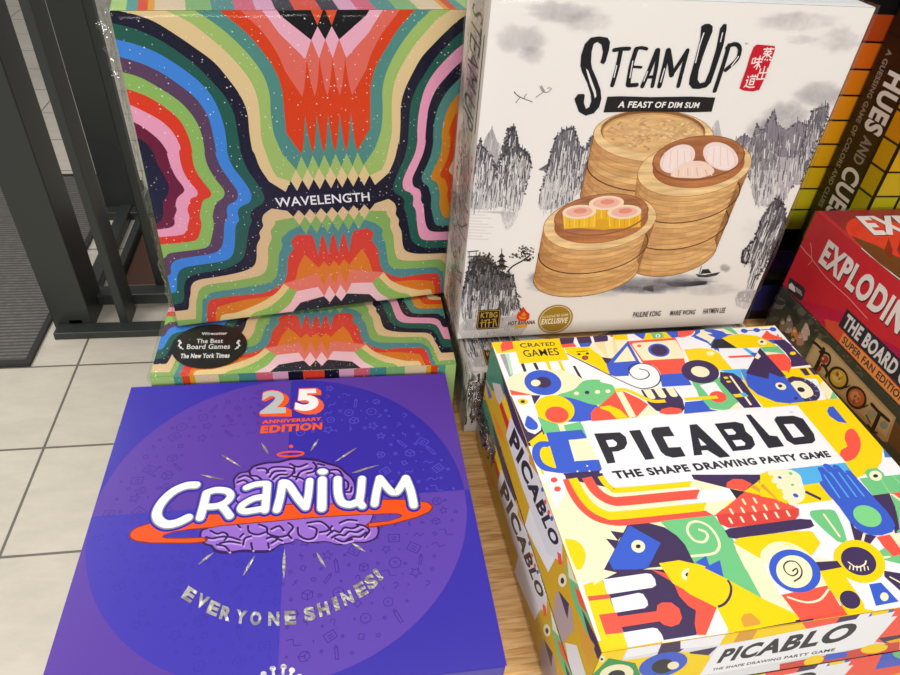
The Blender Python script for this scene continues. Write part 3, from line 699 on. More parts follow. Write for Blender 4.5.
def picablo_front():
    # front rim of the box: the cover art runs over the edge, with a skewed title panel
    A = Art(.261, .058, [(602, 652), (1008.5, 591.3), (958, 639), (581.5, 700)], ['gloss'])
    A.fill('8A8C90' if False else 'E8E8EC'); P = A.poly; E = A.ell; F = A.fr; S = A.stroke
    F(570, 570, 710, 900)
    P([(190, 520), (370, 495), (345, 545), (330, 600), (160, 640)], Y)
    P([(375, 500), (590, 470), (560, 520), (350, 560)], W); P([(590, 465), (830, 410), (800, 450), (690, 530), (560, 540)], D)
    P([(130, 640), (240, 590), (450, 560), (700, 520), (900, 520), (900, 760), (130, 760)], Y)
    P([(150, 660), (250, 560), (420, 590), (500, 760), (120, 760)], '3E9B55')
    E(300, 660, 110, 60, C, -8); E(300, 665, 55, 30, K, -8)
    E(600, 600, 160, 72, B, -14); E(600, 610, 75, 44, K, -10); E(665, 605, 38, 24, C, -10)
    E(205, 565, 22, 20, C); E(205, 567, 9, 8, K)
    F(690, 570, 830, 900)
    P([(-60, 440), (240, 390), (190, 475), (-60, 500)], W)
    P([(245, 388), (700, 320), (760, 380), (190, 475)], Y); P([(330, 372), (450, 352), (400, 440), (280, 460)], OC)
    P([(0, 520), (180, 485), (120, 540), (0, 530)], D)
    P([(700, 310), (900, 285), (1160, 245), (1040, 400), (760, 385)], RD)
    F(780, 560, 900, 704)
    P([(375, 300), (500, 280), (430, 360), (310, 390)], D); P([(500, 282), (560, 272), (530, 340), (430, 360)], W)
    P([(560, 275), (700, 248), (660, 320), (500, 350)], B); E(590, 300, 55, 30, Y, -25)
    P([(700, 240), (900, 210), (1250, 150), (1250, 400), (640, 480), (550, 470)], RD)
    P([(580, 450), (900, 400), (900, 440), (620, 480)], D); P([(620, 470), (1000, 380), (1200, 420), (800, 520)], 'FFB800')
    P([(880, 240), (1150, 200), (1000, 330), (820, 360)], B); E(1000, 250, 60, 40, G)
    # title panel
    F(690, 570, 830, 900)
    P([(178, 485), (580 + 740, 260), (1265, 335), (1060, 480), (850, 530), (60, 672)], W)
    F(780, 560, 900, 704)
    P([(400, 372), (690, 322), (540, 492), (250, 545)], W)
    F(690, 570, 830, 900)
    A.text('PICABLO', [(215, 505), (1100, 320), (1030, 440), (170, 592)], K, .045, .12)
    A.text('THE SHAPE DRAWING PARTY GAME', [(150, 622), (940, 490), (930, 510), (142, 638)], K, .03)
    F(780, 560, 900, 704)
    P([(0, 600), (300, 545), (560, 490), (704, 470), (704, 520), (0, 640)], 'D94A3C'); E(200, 580, 60, 26, Y, -15); P([(270, 545), (400, 525), (390, 560), (260, 580)], B); E(555, 510, 80, 26, Y, -8)
    return A
def picablo_left():
    A = Art(.263, .058, [(491.5, 342.6), (602, 652), (581.5, 701), (484.2, 394)], ['gloss'])
    A.fill('DDB022'); P = A.poly; E = A.ell; F = A.fr  # cover yellow darkened here, shade of this side put into the ink
    F(480, 380, 560, 386)
    P([(40, -160), (100, -160), (135, 30), (130, 70), (60, 50), (20, -20)], '3F8A6E'); P([(90, -120), (135, 20), (240, 300), (225, 330), (200, 320), (120, 60)], D)
    P([(60, 10), (100, 20), (150, 180), (135, 200), (80, 90)], 'D8C9C0'); P([(95, 120), (110, 100), (150, 190), (135, 250)], 'D8331F'); P([(105, 100), (125, 80), (155, 180), (140, 200)], Y)
    P([(20, -20), (60, 80), (45, 90)], B); P([(60, 150), (110, 250), (125, 310), (90, 260)], 'F0862E')
    P([(152, 180), (320, 560), (345, 640), (240, 540), (130, 260)], W)
    F(510, 500, 610, 386)
    P([(90, -20), (160, 0), (195, 190), (150, 280), (60, 100)], W)
    F(480, 380, 560, 386)
    P([(148, 180), (230, 340), (300, 470), (350, 600), (400, 700), (400, 880), (330, 840), (280, 720), (200, 500), (128, 270)], 'EDEBF0')
    A.text('PICABLO', [(168, 225), (393, 790), (352, 800), (140, 300)], K, .05)
    for i, (x, y) in enumerate(((300, 490), (305, 530), (322, 545), (318, 590), (340, 580), (335, 640), (355, 620), (350, 670))): E(x, y, 7, 12, [RD, B, RD][i % 3])
    P([(238, 330), (300, 420), (290, 470), (240, 400)], OC)
    F(510, 500, 610, 386)
    P([(185, 200), (200, 210), (205, 250), (190, 250)], RD); E(205, 310, 16, 26, C); E(205, 312, 7, 12, K)
    P([(215, 250), (280, 330), (330, 420), (300, 520), (250, 400)], G); P([(215, 150), (250, 300), (270, 330), (230, 300)], C); P([(250, 330), (285, 370), (300, 440), (270, 400)], RD); P([(280, 420), (370, 600), (340, 610), (300, 500)], D)
    P([(180, 350), (240, 420), (250, 500), (200, 560), (170, 440)], 'B9A3A8'); P([(190, 350), (230, 400), (225, 460)], D)
    P([(255, 450), (330, 560), (310, 640), (280, 560)], OC)
    P([(215, 550), (260, 560), (300, 690), (240, 690)], 'EDEBF0'); P([(180, 570), (215, 590), (240, 690), (210, 640)], RD)
    return A
# ------------------------------------------------------------------ printed artwork: nested rainbow profiles
def wavelength_cover():
    A = Art(.28, .272, None, ['speckle'])
    A.H = homog([(109.8, 10.5), (465.8, 9.2), (444.6, 292.7), (178.3, 326.0)], [(0, .272), (.2601, .272), (.2601, 0), (0, 0)])
    U0 = .147; W0, H0 = A.w, A.h
    NV, DG, BL, PL, LG, RE, PK, MA, TN, TE, RO, SA = '14132B', '1F5A4E', '3E86DC', '5A3E5C', '8DB85E', 'DD3A1E', 'EBA0BE', '6B1636', 'E2C894', '4F8C84', 'D93E0E', 'E06A5C'
    OC = 'D98A1E'; BK = '0B0B10'
    c3 = lambda L: [A.H(100 + x * .23697, y * .23697) for x, y in L]
    c5 = lambda L: [A.H(140 + x * .22222, 150 + y * .22222) for x, y in L]
    c7 = lambda L: [A.H(140 + x * .18889, 280 + y * .18889) for x, y in L]
    sq = lambda d: d if d < .049 else .049 + (d - .049) * .83      # the right-hand profile is printed a little narrower
    mir = lambda L: [(U0 + sq(U0 - u), v) for u, v in L]
    sm = lambda L: catmull(L, 4)
    def raw(P, c):
        A.layer += 1; A.raw(P, hx(c), 'speckle')
    A.fill(NV)
    B = {}
    B[1] = c3([(120, 570), (165, 582), (205, 612), (235, 660)]) + c5([(68, 35), (98, 95), (127, 150), (128, 190), (107, 228), (105, 260), (104, 295), (85, 325), (40, 342)])
    B[2] = c3([(95, 490), (135, 508), (190, 540), (250, 590), (285, 640)]) + c5([(122, 15), (138, 70), (162, 120), (195, 165), (197, 187), (170, 212), (160, 245), (166, 268), (155, 300), (156, 332), (135, 348), (85, 356), (30, 360)])
    B[3] = c3([(80, 425), (120, 437), (190, 470), (260, 510), (310, 560), (340, 620)]) + c5([(176, 10), (190, 80), (215, 130), (255, 180), (256, 205), (230, 217), (222, 240), (214, 268), (223, 300), (216, 335), (206, 368), (180, 382), (85, 391), (40, 394)])
    B[4] = c3([(60, 355), (105, 370), (200, 405), (280, 455), (340, 510), (375, 580), (390, 640)]) + c5([(233, 15), (246, 80), (275, 130), (315, 180), (317, 208), (285, 226), (275, 258), (269, 296), (277, 330), (269, 375), (252, 405), (200, 415), (92, 425), (50, 430)])
    B[5] = c3([(50, 285), (88, 300), (170, 325), (260, 375), (340, 430), (400, 500), (430, 570), (442, 640)]) + c5([(289, 10), (305, 70), (340, 130), (378, 180), (374, 212), (345, 235), (334, 262), (327, 298), (332, 335), (322, 395), (308, 432), (265, 446), (170, 458), (128, 466), (115, 482), (80, 500)])
    B[6] = c3([(40, 225), (72, 235), (160, 260), (250, 300), (340, 360), (410, 420), (455, 490), (475, 560), (490, 640)]) + c5([(338, 10), (360, 70), (400, 130), (438, 185), (434, 224), (400, 245), (390, 272), (393, 300), (380, 330), (376, 395), (364, 440), (325, 465), (205, 485), (160, 497), (140, 520), (136, 560), (90, 570)])
    B[7] = c3([(30, 155), (58, 162), (150, 185), (240, 220), (330, 275), (410, 335), (465, 395), (500, 460), (525, 540), (535, 610)]) + c5([(393, 10), (415, 70), (460, 130), (498, 190), (494, 232), (450, 257), (440, 285), (446, 315), (430, 345), (426, 430), (412, 478), (370, 500), (245, 520), (195, 532), (170, 560), (165, 630), (150, 642), (100, 650)])
    B[8] = c3([(20, 90), (45, 95), (130, 115), (230, 155), (320, 210), (400, 270), (470, 340), (530, 410), (565, 480), (580, 560), (590, 620)]) + c5([(453, 10), (480, 80), (520, 140), (556, 200), (553, 236), (510, 265), (497, 290), (503, 320), (490, 352), (480, 420), (468, 478), (440, 508), (380, 535), (262, 556), (215, 577), (200, 612), (199, 660)]) + c7([(225, 118), (190, 130)])
    t9 = c3([(60, 40), (150, 60), (230, 90), (320, 145), (400, 200), (480, 260), (540, 330), (590, 400), (620, 470), (630, 560), (642, 630)]) + c5([(515, 15), (540, 80), (580, 140)])
    t10 = c3([(240, 25), (325, 65), (390, 100), (460, 155), (530, 215), (590, 280), (640, 350), (665, 420), (675, 500), (680, 580)]) + c5([(565, 10), (592, 80), (616, 120)])
    t11 = c3([(380, 30), (435, 65), (500, 110), (570, 170), (640, 245), (690, 320), (715, 400), (720, 480), (735, 570), (770, 650)])
    t12 = c3([(500, 40), (530, 65), (610, 130), (680, 210), (735, 290), (765, 370), (775, 460), (785, 560)])
    t13 = c3([(590, 40), (615, 65), (690, 140), (750, 230), (780, 300)])
    t14 = c3([(670, 30), (700, 65), (755, 140)])
    t15 = c3([(730, 20), (760, 65)])
    vy = lambda y, x=318: A.H(x, y)[1]
    def zig(n_dn, s, vd, vu):
        """downward tips n_dn at vd, upward peaks between at vu, left to right"""
        P = []
        for k in range(n_dn):
            u = U0 + (k - (n_dn - 1) / 2) * s; P.append((u, vd))
            if k < n_dn - 1: P.append((u + s / 2, vu))
        return P
    def leaf(n_dn, s, vd, vu, sharp=2.2):
        """same but with rounded petal sides"""
        P = []
        for k in range(n_dn):
            u = U0 + (k - (n_dn - 1) / 2) * s
            P.append((u, vd))
            if k < n_dn - 1:
                for t in (.25, .5, .75, .93): P.append((u + s / 2 * (1 - (1 - t) ** sharp if False else t ** (1 / sharp)), vd + (vu - vd) * t))
                P.append((u + s / 2, vu))
                for t in (.93, .75, .5, .25): P.append((u + s - s / 2 * t ** (1 / sharp), vd + (vu - vd) * t))
        return P
    def topV(L, Z, c): raw(sm(L) + Z + list(reversed(mir(sm(L)))), c)
    # profile bands on both sides, largest first
    LC = {8: DG, 7: BL, 6: PL, 5: LG, 4: RE, 3: PK, 2: MA, 1: '191A33'}
    RC = {8: DG, 7: PK, 6: '1A1B2E', 5: TE, 4: OC, 3: 'D9481E', 2: TN, 1: BK}
    for k in range(8, 0, -1):
        P = sm(B[k]); e0, e1 = P[0], P[-1]
        raw([(-.02, e0[1])] + P + [(-.02, e1[1])], LC[k])
        Q = mir(P); raw([(W0 + .05, e0[1])] + Q + [(W0 + .05, e1[1])], RC[k])
    # upper V of the hourglass
    topV(t9, zig(9, .0098, vy(189), vy(178.5)), TN)
    topV(t10, zig(8, .0098, vy(179), vy(168)), 'A0BE6A')
    topV(t11, zig(7, .0096, vy(168), vy(154.5)), TE)
    topV(t12, leaf(6, .0094, vy(153), vy(114), 1.6), RO)
    topV(t13, leaf(5, .0100, vy(96), vy(58), 1.5), SA)
    topV(t14, zig(4, .0106, vy(58), vy(39)), 'EBAFC4')
    topV(t15, zig(3, .0107, vy(39.5), vy(26)), BK)
    for q in (-.5, .5): raw([(U0 + .0107 * (q - .44), .2725), (U0 + .0107 * q, vy(25)), (U0 + .0107 * (q + .44), .2725)], 'E0502A')
    # lower half: shoulders
    b9 = c5([(592, 262), (558, 288), (549, 315), (554, 342), (537, 370), (541, 395), (526, 430), (524, 488), (508, 525), (450, 550), (350, 570), (262, 585), (232, 610), (228, 650)]) + c7([(262, 100), (258, 150), (240, 160), (180, 166)])
    b10 = c5([(607, 318), (606, 335), (588, 362), (592, 398), (576, 440), (576, 500), (562, 548), (520, 570), (420, 590), (305, 606), (268, 630), (258, 665)]) + c7([(298, 120), (296, 200), (280, 208), (180, 216)])
    b11 = c5([(668, 365), (636, 400), (641, 430), (626, 470), (621, 530), (612, 572), (570, 600), (430, 625), (325, 642), (295, 668)]) + c7([(332, 110), (328, 200), (320, 300)])
    b12 = c5([(706, 380), (680, 410), (690, 440), (666, 490), (661, 560), (640, 602), (560, 642), (470, 652)]) + c7([(390, 100), (362, 125), (356, 160), (356, 300)])
    b13 = c5([(740, 470), (715, 520), (700, 580), (680, 620), (600, 655)]) + c7([(560, 105), (440, 135), (405, 160), (398, 300)])
    b14 = c7([(760, 20), (720, 70), (640, 120), (520, 170), (450, 182), (425, 205), (420, 320)])
    b15 = c7([(790, 40), (740, 100), (670, 150), (600, 178), (560, 230), (540, 320)])
    b16 = c7([(830, 60), (790, 130), (730, 180), (690, 230), (660, 320)])
    b17 = c7([(850, 120), (800, 180), (760, 230), (745, 320)])
    def botV(L, Z, c):
        P = sm(L); Zr = Z
        raw(list(reversed(P)) + Zr + mir(P) + [(2 * U0 - P[-1][0], -.01), (P[-1][0], -.01)] if P[-1][1] < .01 else
            list(reversed(P)) + Zr + mir(P) + [(W0 + .05, P[-1][1]), (W0 + .05, -.01), (-.02, -.01), (-.02, P[-1][1])], c)
    def zigU(n_up, s, vu, vd):
        P = []
        for k in range(n_up):
            u = U0 + (k - (n_up - 1) / 2) * s; P.append((u, vu))
            if k < n_up - 1: P.append((u + s / 2, vd))
        return P
    def leafU(n_up, s, vu, vd, sharp=1.6):
        return [(u, vu + vd - v) for u, v in leaf(n_up, s, vd, vu, sharp)] if False else [(u, vd + vu - v) for u, v in leaf(n_up, s, vd, vu, sharp)]
    botV(b9, zigU(9, .0098, vy(208), vy(214.5)), 'DDBE92')
    botV(b10, zigU(8, .0098, vy(215), vy(223)), '86AE5E')
    botV(b11, zigU(7, .0097, vy(223.5), vy(233)), '4F8A8E')
    botV(b12, leafU(5, .0096, vy(234), vy(256), 1.5), 'D8402F')
    botV(b13, zigU(5, .0096, vy(262), vy(268)), 'DB7A22')
    botV(b14, zigU(4, .0104, vy(273), vy(287)), 'E2796A')
    botV(b16, zigU(4, .0108, vy(287), vy(297)), 'EFC3CC')
    botV(b17, zigU(3, .0112, vy(297), vy(304)), '20222E')
    # inner shoulder stripes at the foot
    raw(sm(b14) + [(b14[-1][0], -.01), (b15[-1][0], -.01)] + list(reversed(sm(b15))), 'E6C990'); 
    Pm = sm(b14) + [(b14[-1][0], -.01), (b15[-1][0], -.01)] + list(reversed(sm(b15))); raw(mir(Pm), 'E6C990')
    Pm = sm(b15) + [(b15[-1][0], -.01), (b16[-1][0], -.01)] + list(reversed(sm(b16))); raw(Pm, '8DB85E'); raw(mir(Pm), '8DB85E')
    # title
    A.layer += 2
    A.fr(0, 0, 1, 1); A.text('WAVELENGTH', [(274.4, 197.6), (368.8, 191.8), (369.6, 200.8), (276, 207)], 'F2F0F2', .012)
    return A
W_STRIPES = [(0, 'A9CC7E'), (.072, '4F9C94'), (.098, 'D9481E'), (.122, 'DFA01E'), (.138, 'DCC8A8'), (.212, '7FB070'), (.275, '4A8A8A'), (.332, 'D0607A'), (.384, 'D9A0C4'), (.434, '17172E'), (.482, 'D9402A')]
def wavelength_side(w, t):
    A = Art(w, t, None, ['speckle']); A.fill('D9402A')
    for k in range(len(W_STRIPES) - 1):
        a, b = W_STRIPES[k][0], W_STRIPES[k + 1][0]
        for x0, x1 in ((a, b), (1.035 - b, 1.035 - a)):
            A.layer += 1; A.raw([(x0 * w, 0), (x1 * w, 0), (x1 * w, t), (x0 * w, t)], hx(W_STRIPES[k][1]), 'speckle')
    return A
def award_sticker():
    A = Art(.272, .27, [(193.1, 219.4), (422.2, 217.4), (456.4, 362.5), (149.2, 375.6)], ['gloss']); A.clip_on = False
    A.fr(140, 280, 310, 900); K_, W_ = '121213', 'E9E7E4'
    A.ell(365, 348, 202, 116, K_, -6, n=48)
    A.text('Wirecutter', [(326, 273), (462, 270), (460, 285), (325, 288)], W_, .03)
    A.text('The Best', [(300, 308), (440, 306), (438, 329), (297, 331)], W_, .015)
    A.text('Board Games', [(250, 336), (478, 334), (474, 360), (246, 362)], W_, .015)
    A.text('The New York Times', [(216, 386), (476, 382), (472, 408), (212, 411)], W_, .035)
    for sx in (-1, 1):
        A.stroke([(365 + sx * 138, 362), (365 + sx * 158, 345), (365 + sx * 152, 318)], 5, W_, smooth=4)
        for q in range(4): A.ell(365 + sx * (150 + (q % 2) * 10), 354 - q * 12, 7, 4, W_, 40 * sx)
    return A
# ------------------------------------------------------------------ printed artwork: brain party game
def cranium_cover():
    S0 = .2684
    A = Art(S0, .2676, [(131.4, 387.4), (445.3, 373.5), (507.0, 665.6), (29.4, 720.0)], ['gloss'])
    BL, PU = '3427A6', '5837A2'
    c = .132; cv = .135; r = .1322; rnd = random.Random(4)
    A.fill(BL)
    def rect(x0, y0, x1, y1, col): A.layer += 1; A.raw([(x0, y0), (x1, y0), (x1, y1), (x0, y1)], hx(col), 'gloss')
    rect(c, cv, S0, .268, PU); rect(0, 0, c, cv, PU)
    def sector(a0, a1, col):
        A.layer += 1; A.raw([(c, cv)] + [(c + r * math.cos(R(a0 + (a1 - a0) * i / 24)), cv + r * math.sin(R(a0 + (a1 - a0) * i / 24))) for i in range(25)], hx(col), 'gloss')
    sector(0, 90, '3326A4'); sector(90, 180, PU); sector(180, 270, '3C30AE'); sector(270, 360, '5C3EAC')
    # small printed doodles
    save = A.H; A.H = lambda x, y: (x, y); A.fr()
    def doodle(x, y, kind, rot, z, col, wd):
        cs, sn = math.cos(rot), math.sin(rot)
        T = lambda L: [(x + (a * cs - b * sn) * z, y + (a * sn + b * cs) * z) for a, b in L]
        st = lambda L, cl=False: A.stroke(T(L), wd, col, closed=cl, cap=False, up=False)
        if kind == 0: st([(math.cos(i * .7), math.sin(i * .7)) for i in range(9)], True); st([(.2, 0), (0, .2), (-.3, -.1)])
        elif kind == 1: st([(-1, -.8), (1, -.8), (1, .8), (-1, .8)], True); st([(-.5, -.3), (.5, -.3)]); st([(-.5, .2), (.5, .2)])
        elif kind == 2: st([(-.25, -1.2), (.25, -1.2), (.25, .9), (0, 1.3), (-.25, .9)], True); st([(-.25, .8), (.25, .8)])
        elif kind == 3: st([(.5 * (1 + (i % 2)) * math.cos(i * .628), .5 * (1 + (i % 2)) * math.sin(i * .628)) for i in range(10)], True)
        elif kind == 4: st(catmull([(-1.3, -.3), (-.5, .4), (.3, -.3), (1.2, .3)], 4))
        elif kind == 5: st([(.4, 0), (.5, .4), (0, .5), (-.4, .6), (-.5, 0), (-.6, -.4), (0, -.5), (.4, -.6)], True)
        elif kind == 6: st([(-.9, .4), (0, .9), (.9, .4), (.9, -.6), (0, -1), (-.9, -.6)], True); st([(-.9, .4), (0, 0), (.9, .4)]); st([(0, 0), (0, -1)])
        elif kind == 7: st([(0, .8), (-.3, .1), (.2, .1), (-.1, -.8)])
        else: st(catmull([(-.4, .6), (0, 1), (.5, .6), (.1, .1), (0, -.4)], 3)); st([(0, -.8), (.05, -.95)])
    A.layer += 1; step = .0098; pts = []
    for i in range(29):
        for j in range(29):
            x = i * step + (j % 2) * step / 2 + rnd.uniform(-.002, .002); y = j * step + rnd.uniform(-.002, .002)
            d = math.hypot(x - c, y - cv)
            if d > r - .007 or (abs(x - c + .004) < .075 and -.018 < y - .150 < .048 ) or (abs(x - c) < .02 and y > .215): continue
            blue = (x > c) == (y > cv)
            big = (i + j) % 2; z = rnd.uniform(.0030, .0042) if big else rnd.uniform(.0010, .0016)
            k = rnd.randrange(9) if big else rnd.choice((3, 5, 7, 0))
            col = ('5A50D0' if (y > cv and x > c) else '332AA4') if blue else '3E2390'
            doodle(x, y, k, rnd.uniform(-.8, .8), z, col, .0006 if big else .0005)
    A.H = save
    # halo, aerial and brain
    P = A.poly; S = A.stroke; E = A.ell
    BD, BC, BH = '2A0E52', '9468CC', 'BE98E8'
    A.fr(220, 450, 360, 900)
    S([(455, 70), (455, 25)], 12, '4A2040'); E(457, -22, 14, 11, 'F0500A')
    pts = [(455 + 82 * math.cos(R(a)) , 27 - 4 * math.cos(R(a)) + 15 * math.sin(R(a))) for a in range(0, 360, 20)]
    S(pts, 12, 'F0500A', closed=True, smooth=2)
    up = [(100, 240), (95, 195), (130, 155), (190, 142), (220, 112), (300, 90), (380, 85), (460, 66), (540, 66), (620, 74), (690, 95), (760, 115), (800, 150), (845, 190), (862, 240), (850, 300), (800, 340), (700, 380), (100, 400), (70, 330), (75, 280)]
    P([(455 + (x - 455) * 1.035, 250 + (y - 250) * 1.08) for x, y in up], BD, smooth=3); P(up, BC, smooth=3)
    dn = [(-70, 505), (-110, 520), (-118, 560), (-90, 600), (-50, 610), (-20, 640), (60, 652), (150, 640), (230, 645), (330, 640), (385, 606), (460, 592), (490, 572), (560, 592), (680, 586), (760, 604), (850, 590), (930, 590), (1000, 560), (1010, 500), (960, 470), (900, 400), (0, 450)]
    P([(450 + (x - 450) * 1.025, 540 + (y - 540) * 1.17) for x, y in dn], BD, smooth=3); P(dn, BC, smooth=3)
    arcs = [[(120, 180), (160, 165), (200, 180), (230, 210)], [(190, 142), (200, 165), (240, 170), (270, 195)], [(240, 120), (290, 120), (310, 145)], [(300, 150), (330, 115), (400, 110), (470, 120), (480, 150)], [(320, 175), (350, 140), (420, 135)], [(390, 180), (440, 175), (470, 150), (480, 110)],
            [(450, 90), (500, 110), (560, 90)], [(490, 190), (520, 140), (590, 120)], [(470, 170), (530, 185), (560, 215)], [(600, 80), (620, 110), (600, 140), (560, 150)], [(630, 90), (670, 100)], [(700, 130), (760, 130), (790, 170)], [(800, 190), (825, 215), (820, 250), (790, 260)], [(800, 270), (840, 270), (845, 240)], [(110, 210), (150, 195), (180, 210)],
            [(120, 290), (100, 320), (130, 350)], [(800, 300), (780, 320)], [(340, 190), (380, 160), (430, 160)], [(650, 160), (720, 150), (740, 170)],
            [(-60, 520), (-20, 540), (20, 530), (50, 550), (30, 580)], [(-90, 560), (-50, 570), (0, 560), (60, 560), (130, 580)], [(0, 600), (60, 590), (130, 600)], [(150, 610), (160, 570), (200, 555)], [(180, 490), (190, 530), (240, 545), (290, 530)], [(250, 480), (300, 500), (310, 540), (380, 560), (430, 550)], [(330, 510), (380, 490), (410, 520)], [(300, 570), (340, 560), (400, 585)],
            [(330, 600), (370, 575)], [(440, 470), (470, 500), (440, 540), (460, 570)], [(500, 500), (510, 550), (560, 575), (610, 560), (620, 510), (570, 490)], [(560, 470), (640, 460), (690, 490), (720, 530)], [(640, 530), (690, 520), (720, 490)], [(740, 570), (790, 590), (850, 575)], [(690, 550), (730, 520), (770, 530), (800, 500), (850, 505), (890, 490)], [(720, 565), (760, 545), (800, 550), (830, 525), (880, 530), (920, 510)], [(770, 470), (820, 450), (880, 455)], [(800, 590), (850, 560), (900, 560), (940, 530)], [(-20, 610), (30, 620), (60, 650)], [(200, 600), (210, 640)], [(310, 600), (315, 630)],
            [(880, 480), (930, 490), (960, 520), (930, 560)], [(100, 470), (130, 500)], [(150, 540), (130, 560)]]
    for a in arcs:
        S([(x + 6, y + 12) for x, y in a], 12, BH, smooth=4); 
    for a in arcs: S(a, 13, BD, smooth=4)
    # orange orbit ring
    ring = [A_ for A_ in ()]
    A.fr(); c1 = lambda L: [(120 + x * .15556, 440 + y * .15556) for x, y in L]; c3 = lambda L: [(220 + x * .15556, 450 + y * .15556) for x, y in L]; c4 = lambda L: [(330 + x * .15556, 440 + y * .15556) for x, y in L]
    ring = c1([(64, 612), (75, 588), (110, 565), (200, 537), (330, 520), (560, 480)]) + c3([(0, 415), (300, 385), (430, 352), (600, 349), (720, 350)]) + c4([(340, 385), (480, 385), (560, 393), (630, 405), (658, 430), (640, 460), (560, 496), (400, 540), (250, 561), (248, 537), (380, 522), (450, 500), (466, 486), (440, 476), (380, 474), (200, 481)]) + c3([(900, 416), (600, 434), (300, 462), (0, 487)]) + c1([(600, 562), (450, 574), (340, 592), (280, 612), (272, 626), (300, 634), (400, 634), (540, 630), (552, 652), (450, 663), (200, 661), (100, 648), (70, 630)])
    mx = sum(p[0] for p in ring) / len(ring)
    S(ring, 1.6, '8A2B08', closed=True, smooth=2); P(ring, 'F4500A')
    S(ring, .7, '8A2B08', closed=True)
    # title strokes: blue outline, grey rim, white core
    L = [(c1([(488, 290), (425, 295), (345, 330), (275, 395), (238, 465), (250, 515), (300, 543), (370, 532), (438, 500)]), 7.6), (c1([(556, 345), (538, 420), (516, 500)]), 7.0), (c1([(556, 340), (620, 322), (690, 330), (712, 362), (680, 402), (625, 425), (570, 430)]), 6.4), (c1([(655, 425), (685, 460), (706, 490)]), 6.8),
         (c3([(170, 243), (230, 222), (300, 216)]), 6.0), (c3([(305, 222), (298, 300), (290, 388)]), 6.6), (c3([(298, 300), (220, 312), (150, 350), (134, 380), (160, 396), (220, 388), (290, 376)]), 6.2),
         (c3([(402, 212), (388, 300), (366, 385)]), 6.8), (c3([(402, 210), (440, 222), (500, 310), (550, 368)]), 6.8), (c3([(552, 370), (568, 290), (577, 198)]), 6.6), (c3([(658, 192), (655, 375)]), 7.6),
         (c4([(50, 252), (52, 340), (75, 400), (130, 416), (185, 396)]), 7.0), (c4([(206, 250), (198, 340), (190, 395), (208, 424)]), 6.6),
         (c4([(287, 412), (300, 330), (320, 246)]), 7.0), (c4([(320, 246), (385, 325), (415, 338), (440, 325), (488, 246)]), 6.6), (c4([(488, 246), (520, 330), (538, 420)]), 7.0)]
    dot = c3([(660, 140)])[0]
    for add, col, dy in ((5.6, '2518A6', .9), (2.0, '8C8E96', .5), (0, 'F7F8F8', 0)):
        A.layer += 1
        for pts, wd in L: S([(x, y + dy) for x, y in pts], wd + add, col, smooth=4)
        E(dot[0], dot[1] + dy, 5.2 + add / 2, 3.0 + add / 2, col)
    # anniversary mark
    A.fr(220, 380, 360, 900)
    for d in range(5): A.text('2', [(272 + d * 7, 64 + d * 4), (428 + d * 8, 68 + d * 4), (430 + d * 8, 218 + d * 5), (252 + d * 2, 224 + d * 3)], 'F2560F', .05); A.text('5', [(492 + d * 7, 56 + d * 3), (632 + d * 7, 52 + d * 4), (648 + d * 7, 205 + d * 5), (472 + d * 7, 208 + d * 4)], 'F0603A', .05)
    A.text('2', [(276, 70), (424, 72), (424, 214), (258, 220)], 'B9BDBD', .05); A.text('5', [(498, 62), (626, 58), (640, 198), (478, 202)], 'F3F0F2', .05)
    A.text('ANNIVERSARY', [(272, 260), (656, 240), (652, 262), (268, 284)], 'F2560F', .05)
    A.text('EDITION', [(264, 296), (660, 274), (655, 320), (258, 347)], 'F2560F', .06)
    # foil rays
    A.fr(120, 440, 260, 900)
    for a, b in (((652, 95), (778, 175)), ((515, 224), (668, 256))): S([a, ((a[0] + b[0]) / 2, (a[1] + b[1]) / 2), b], 11, 'BFB49C', 'foil', taper=True, smooth=4)
    A.fr(220, 380, 360, 900)
    for a, b in (((266, 405), (312, 478)), ((632, 384), (582, 460)), ((878, 438), (742, 526)), ((930, 578), (848, 600))): S([a, ((a[0] + b[0]) / 2, (a[1] + b[1]) / 2), b], 13, 'D0CABC', 'foil', taper=True, smooth=4)
    A.fr(330, 440, 470, 900); S([(142, 212), (230, 186), (315, 162)], 12, 'CFC7B2', 'foil', taper=True, smooth=4)
    A.fr(160, 540, 300, 900)
    for a, b in (((345, 82), (248, 160)), ((612, 102), (535, 232)), ((803, 60), (797, 248))): S([a, ((a[0] + b[0]) / 2 - 3, (a[1] + b[1]) / 2), b], 17, 'B9B8B0', 'foil', taper=True, smooth=4)
    A.fr(280, 540, 420, 900)
    for a, b in (((236, 80), (294, 176)), ((462, 20), (550, 76))): S([a, ((a[0] + b[0]) / 2 - 3, (a[1] + b[1]) / 2), b], 17, 'C9C7BA', 'foil', taper=True, smooth=4)
    # curved foil line of capitals
    def letter(ch, cx, cy, rot, w=72, h=90):
        cs, sn = math.cos(R(rot)), math.sin(R(rot)); f = lambda a, b: (cx + a * cs - b * sn, cy + a * sn + b * cs)
        A.text(ch, [f(-w / 2, -h / 2), f(w / 2, -h / 2), f(w / 2, h / 2), f(-w / 2, h / 2)], 'BDBBB2', .05, m='foil')
    A.fr(160, 540, 300, 900)
    for ch, x, y, ro in (('E', 190, 352, 33), ('V', 272, 396, 27), ('E', 345, 440, 22), ('R', 425, 474, 16), ('Y', 522, 496, 10), ('O', 616, 506, 4), ('N', 732, 508, 0), ('E', 838, 502, -3)): letter(ch, x, y, ro)
    A.fr(280, 540, 420, 900)
    for ch, x, y, ro in (('S', 190, 476, -10), ('H', 280, 446, -14), ('I', 360, 412, -18), ('N', 434, 374, -22), ('E', 520, 320, -28), ('S', 585, 270, -32), ('!', 630, 224, -36)): letter(ch, x, y, ro, 34 if ch in 'I!' else 70, 90)
